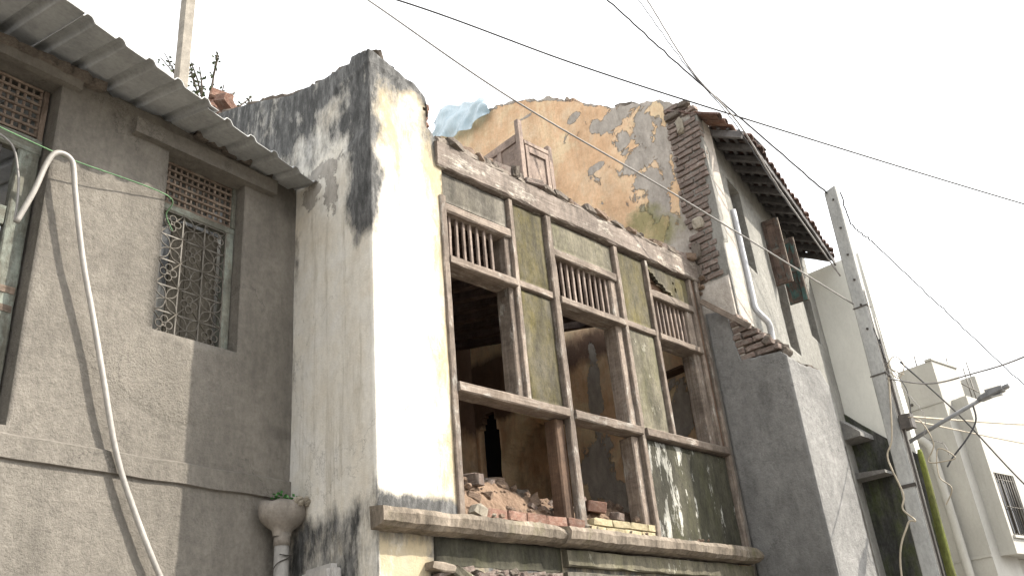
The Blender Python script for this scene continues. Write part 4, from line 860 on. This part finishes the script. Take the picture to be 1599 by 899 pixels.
wire([(6.7, 4.3, 9.95), (7.05, 4.10, 9.06), (7.45, 3.86, 8.06), (7.83, 3.66, 7.39), (8.60, 3.70, 6.84), (9.34, 3.56, 5.92)], .006, 'black', 'thin black wire twisted beside the pale eaves cable', wob=.012)
wire([(9.44, 3.31, 6.90), (9.75, 3.40, 6.62), (10.2, 3.38, 6.52), (10.47, 3.37, 6.44), (11.57, 3.18, 5.82), (12.68, 2.87, 4.97), (14, 2.4, 3.9)], .008, 'black', 'ragged black cable from the pole top down to the right edge', wob=.02)
wire([(9.40, 3.40, 4.58), (9.06, 2.87, 4.28), (8.69, 2.34, 4.14), (8.21, 1.79, 4.01), (7.4, .8, 3.9)], .008, 'greycable', 'grey cable curving from the pole above the street lamp to the right edge')
wire([(9.42, 3.20, 4.70), (11.51, 3.4, 4.5), (12.59, 3.24, 3.75), (14.2, 2.8, 2.4)], .010, 'black', 'dark cable falling in front of the cream house from pole to right edge')
wire([(9.42, 3.26, 4.11), (11.5, 3.41, 4.45), (13.61, 3.28, 4.70), (15, 3.2, 4.9)], .010, 'beigecable', 'beige cable running level from the junction box across the cream house')
wire([(9.42, 3.24, 4.06), (11.49, 3.45, 4.33), (13.6, 3.33, 4.44), (15, 3.2, 4.5)], .008, 'beigecable', 'thinner beige cable just below the level one across the cream house')
wire([(9.36, 3.34, 4.56), (9.20, 3.42, 3.91), (9.17, 3.51, 3.70), (9.18, 3.46, 3.33), (9.17, 3.50, 3.18), (9.19, 3.42, 3.05), (9.17, 3.50, 3.02), (9.10, 3.66, 2.56), (9.1, 3.7, 1.2)], .010, 'beigecable', 'slack beige cable hanging down the front of the pole', name='hanging_cable')
wire([(9.33, 3.30, 4.60), (9.30, 3.22, 4.50), (9.32, 3.14, 4.62), (9.30, 3.20, 4.74), (9.32, 3.30, 4.66), (9.30, 3.16, 4.52)], .006, 'beigecable', 'small coil of beige wire beside the pole below its middle', name='wire_coil')
wire([(9.34, 3.30, 4.10), (9.30, 3.14, 4.02), (9.32, 3.08, 3.76), (9.32, 3.18, 3.60), (9.30, 3.02, 3.56), (9.33, 2.92, 3.58), (9.34, 3.06, 3.70), (9.32, 3.12, 3.44), (9.33, 3.04, 3.30), (9.34, 3.14, 3.16)], .006, 'beigecable', 'tangle of thin beige wires below the junction box', name='wire_tangle')

wire([(9.36, 3.36, 4.64), (9.33, 3.18, 4.30), (9.36, 3.10, 4.05), (9.38, 3.16, 3.86), (9.34, 3.00, 3.74), (9.36, 2.98, 3.62)], .004, 'greycable', 'thin grey wire looping down past the junction box', name='hanging_cable', wob=.02)
wire([(9.38, 3.38, 5.30), (9.35, 3.33, 4.95), (9.33, 3.30, 4.70), (9.36, 3.20, 4.40), (9.40, 3.24, 4.12)], .005, 'black', 'thin black wire clipped down the right edge of the pole to the junction box', name='hanging_cable', wob=.01)
# ================================================================== behind the left roof
o = bx('post', (3.88, 9.13, 0), (4.03, 9.28, 11.6), MAT['post'], None, .006); o.name = 'stone_post'; tag(o, 'weathered square post standing up behind the corrugated roof', 'post')
TR = empty('tree', (6.0, 12.8, 1.1), 0, 'thin sparse tree showing its top twigs behind the corrugated roof', 'tree')
tube('trunk', [(0, 0, -1.1), (.1, .05, 4), (0, .1, 8), (.05, 0, 11.2)], .12, MAT['bark'], TR, 8)
v = []; f = []; lv = []; lf = []
random.seed(21)
for k in range(60):
    p = Vector((.05+random.uniform(-.1, .1), random.uniform(-.1, .1), random.uniform(9.5, 11.2))); d = Vector((random.uniform(-1.5, 1.5), random.uniform(-1, 1), random.uniform(.6, 1.5))).normalized(); L = random.uniform(.7, 1.7)
    P = [p+d*L*t+Vector((N(k, t*3), N(k, t*3, 5), N(k, t*3, 9)))*.15*t for t in (0, .35, .7, 1)]; tube_geo(P, [.030, .022, .016, .010], v, f, 4)
    for q in range(16):
        t_ = random.random()*1.96; a = (P[1].lerp(P[2], t_) if t_ < 1 else P[2].lerp(P[3], t_-1))+Vector((random.gauss(0, .03), random.gauss(0, .03), random.gauss(0, .03))); e1 = Vector((random.uniform(-1, 1), random.uniform(-1, 1), random.uniform(-1, 1))).normalized()*.045; e2 = e1.cross(Vector((random.random(), random.random(), random.random()))).normalized()*.022
        b = len(lv); lv += [a-e1, a+e2, a+e1, a-e2]; lf.append((b, b+1, b+2, b+3))
br = mesh('branches', v, f, MAT['bark'], TR); mesh('crown', lv, lf, MAT['leaf'], TR)
for k, (x, y, z, rz, lab) in enumerate(((3.50, 7.62, 7.80, .2, 'leftmost loose red brick on top of the grey side wall'), (3.56, 7.42, 7.77, .9, 'middle loose brick lying on top of the grey side wall'), (3.60, 7.32, 7.90, -.3, 'loose brick resting on top of the two other bricks on the side wall'), (3.58, 7.16, 7.70, .5, 'rightmost loose red brick on top of the grey side wall'))):
    tag(piece('brick', REDB, (x, y, z), (.24, .14, .11), (.1, .2, rz)), lab, 'brick', 'loose bricks on the side wall')
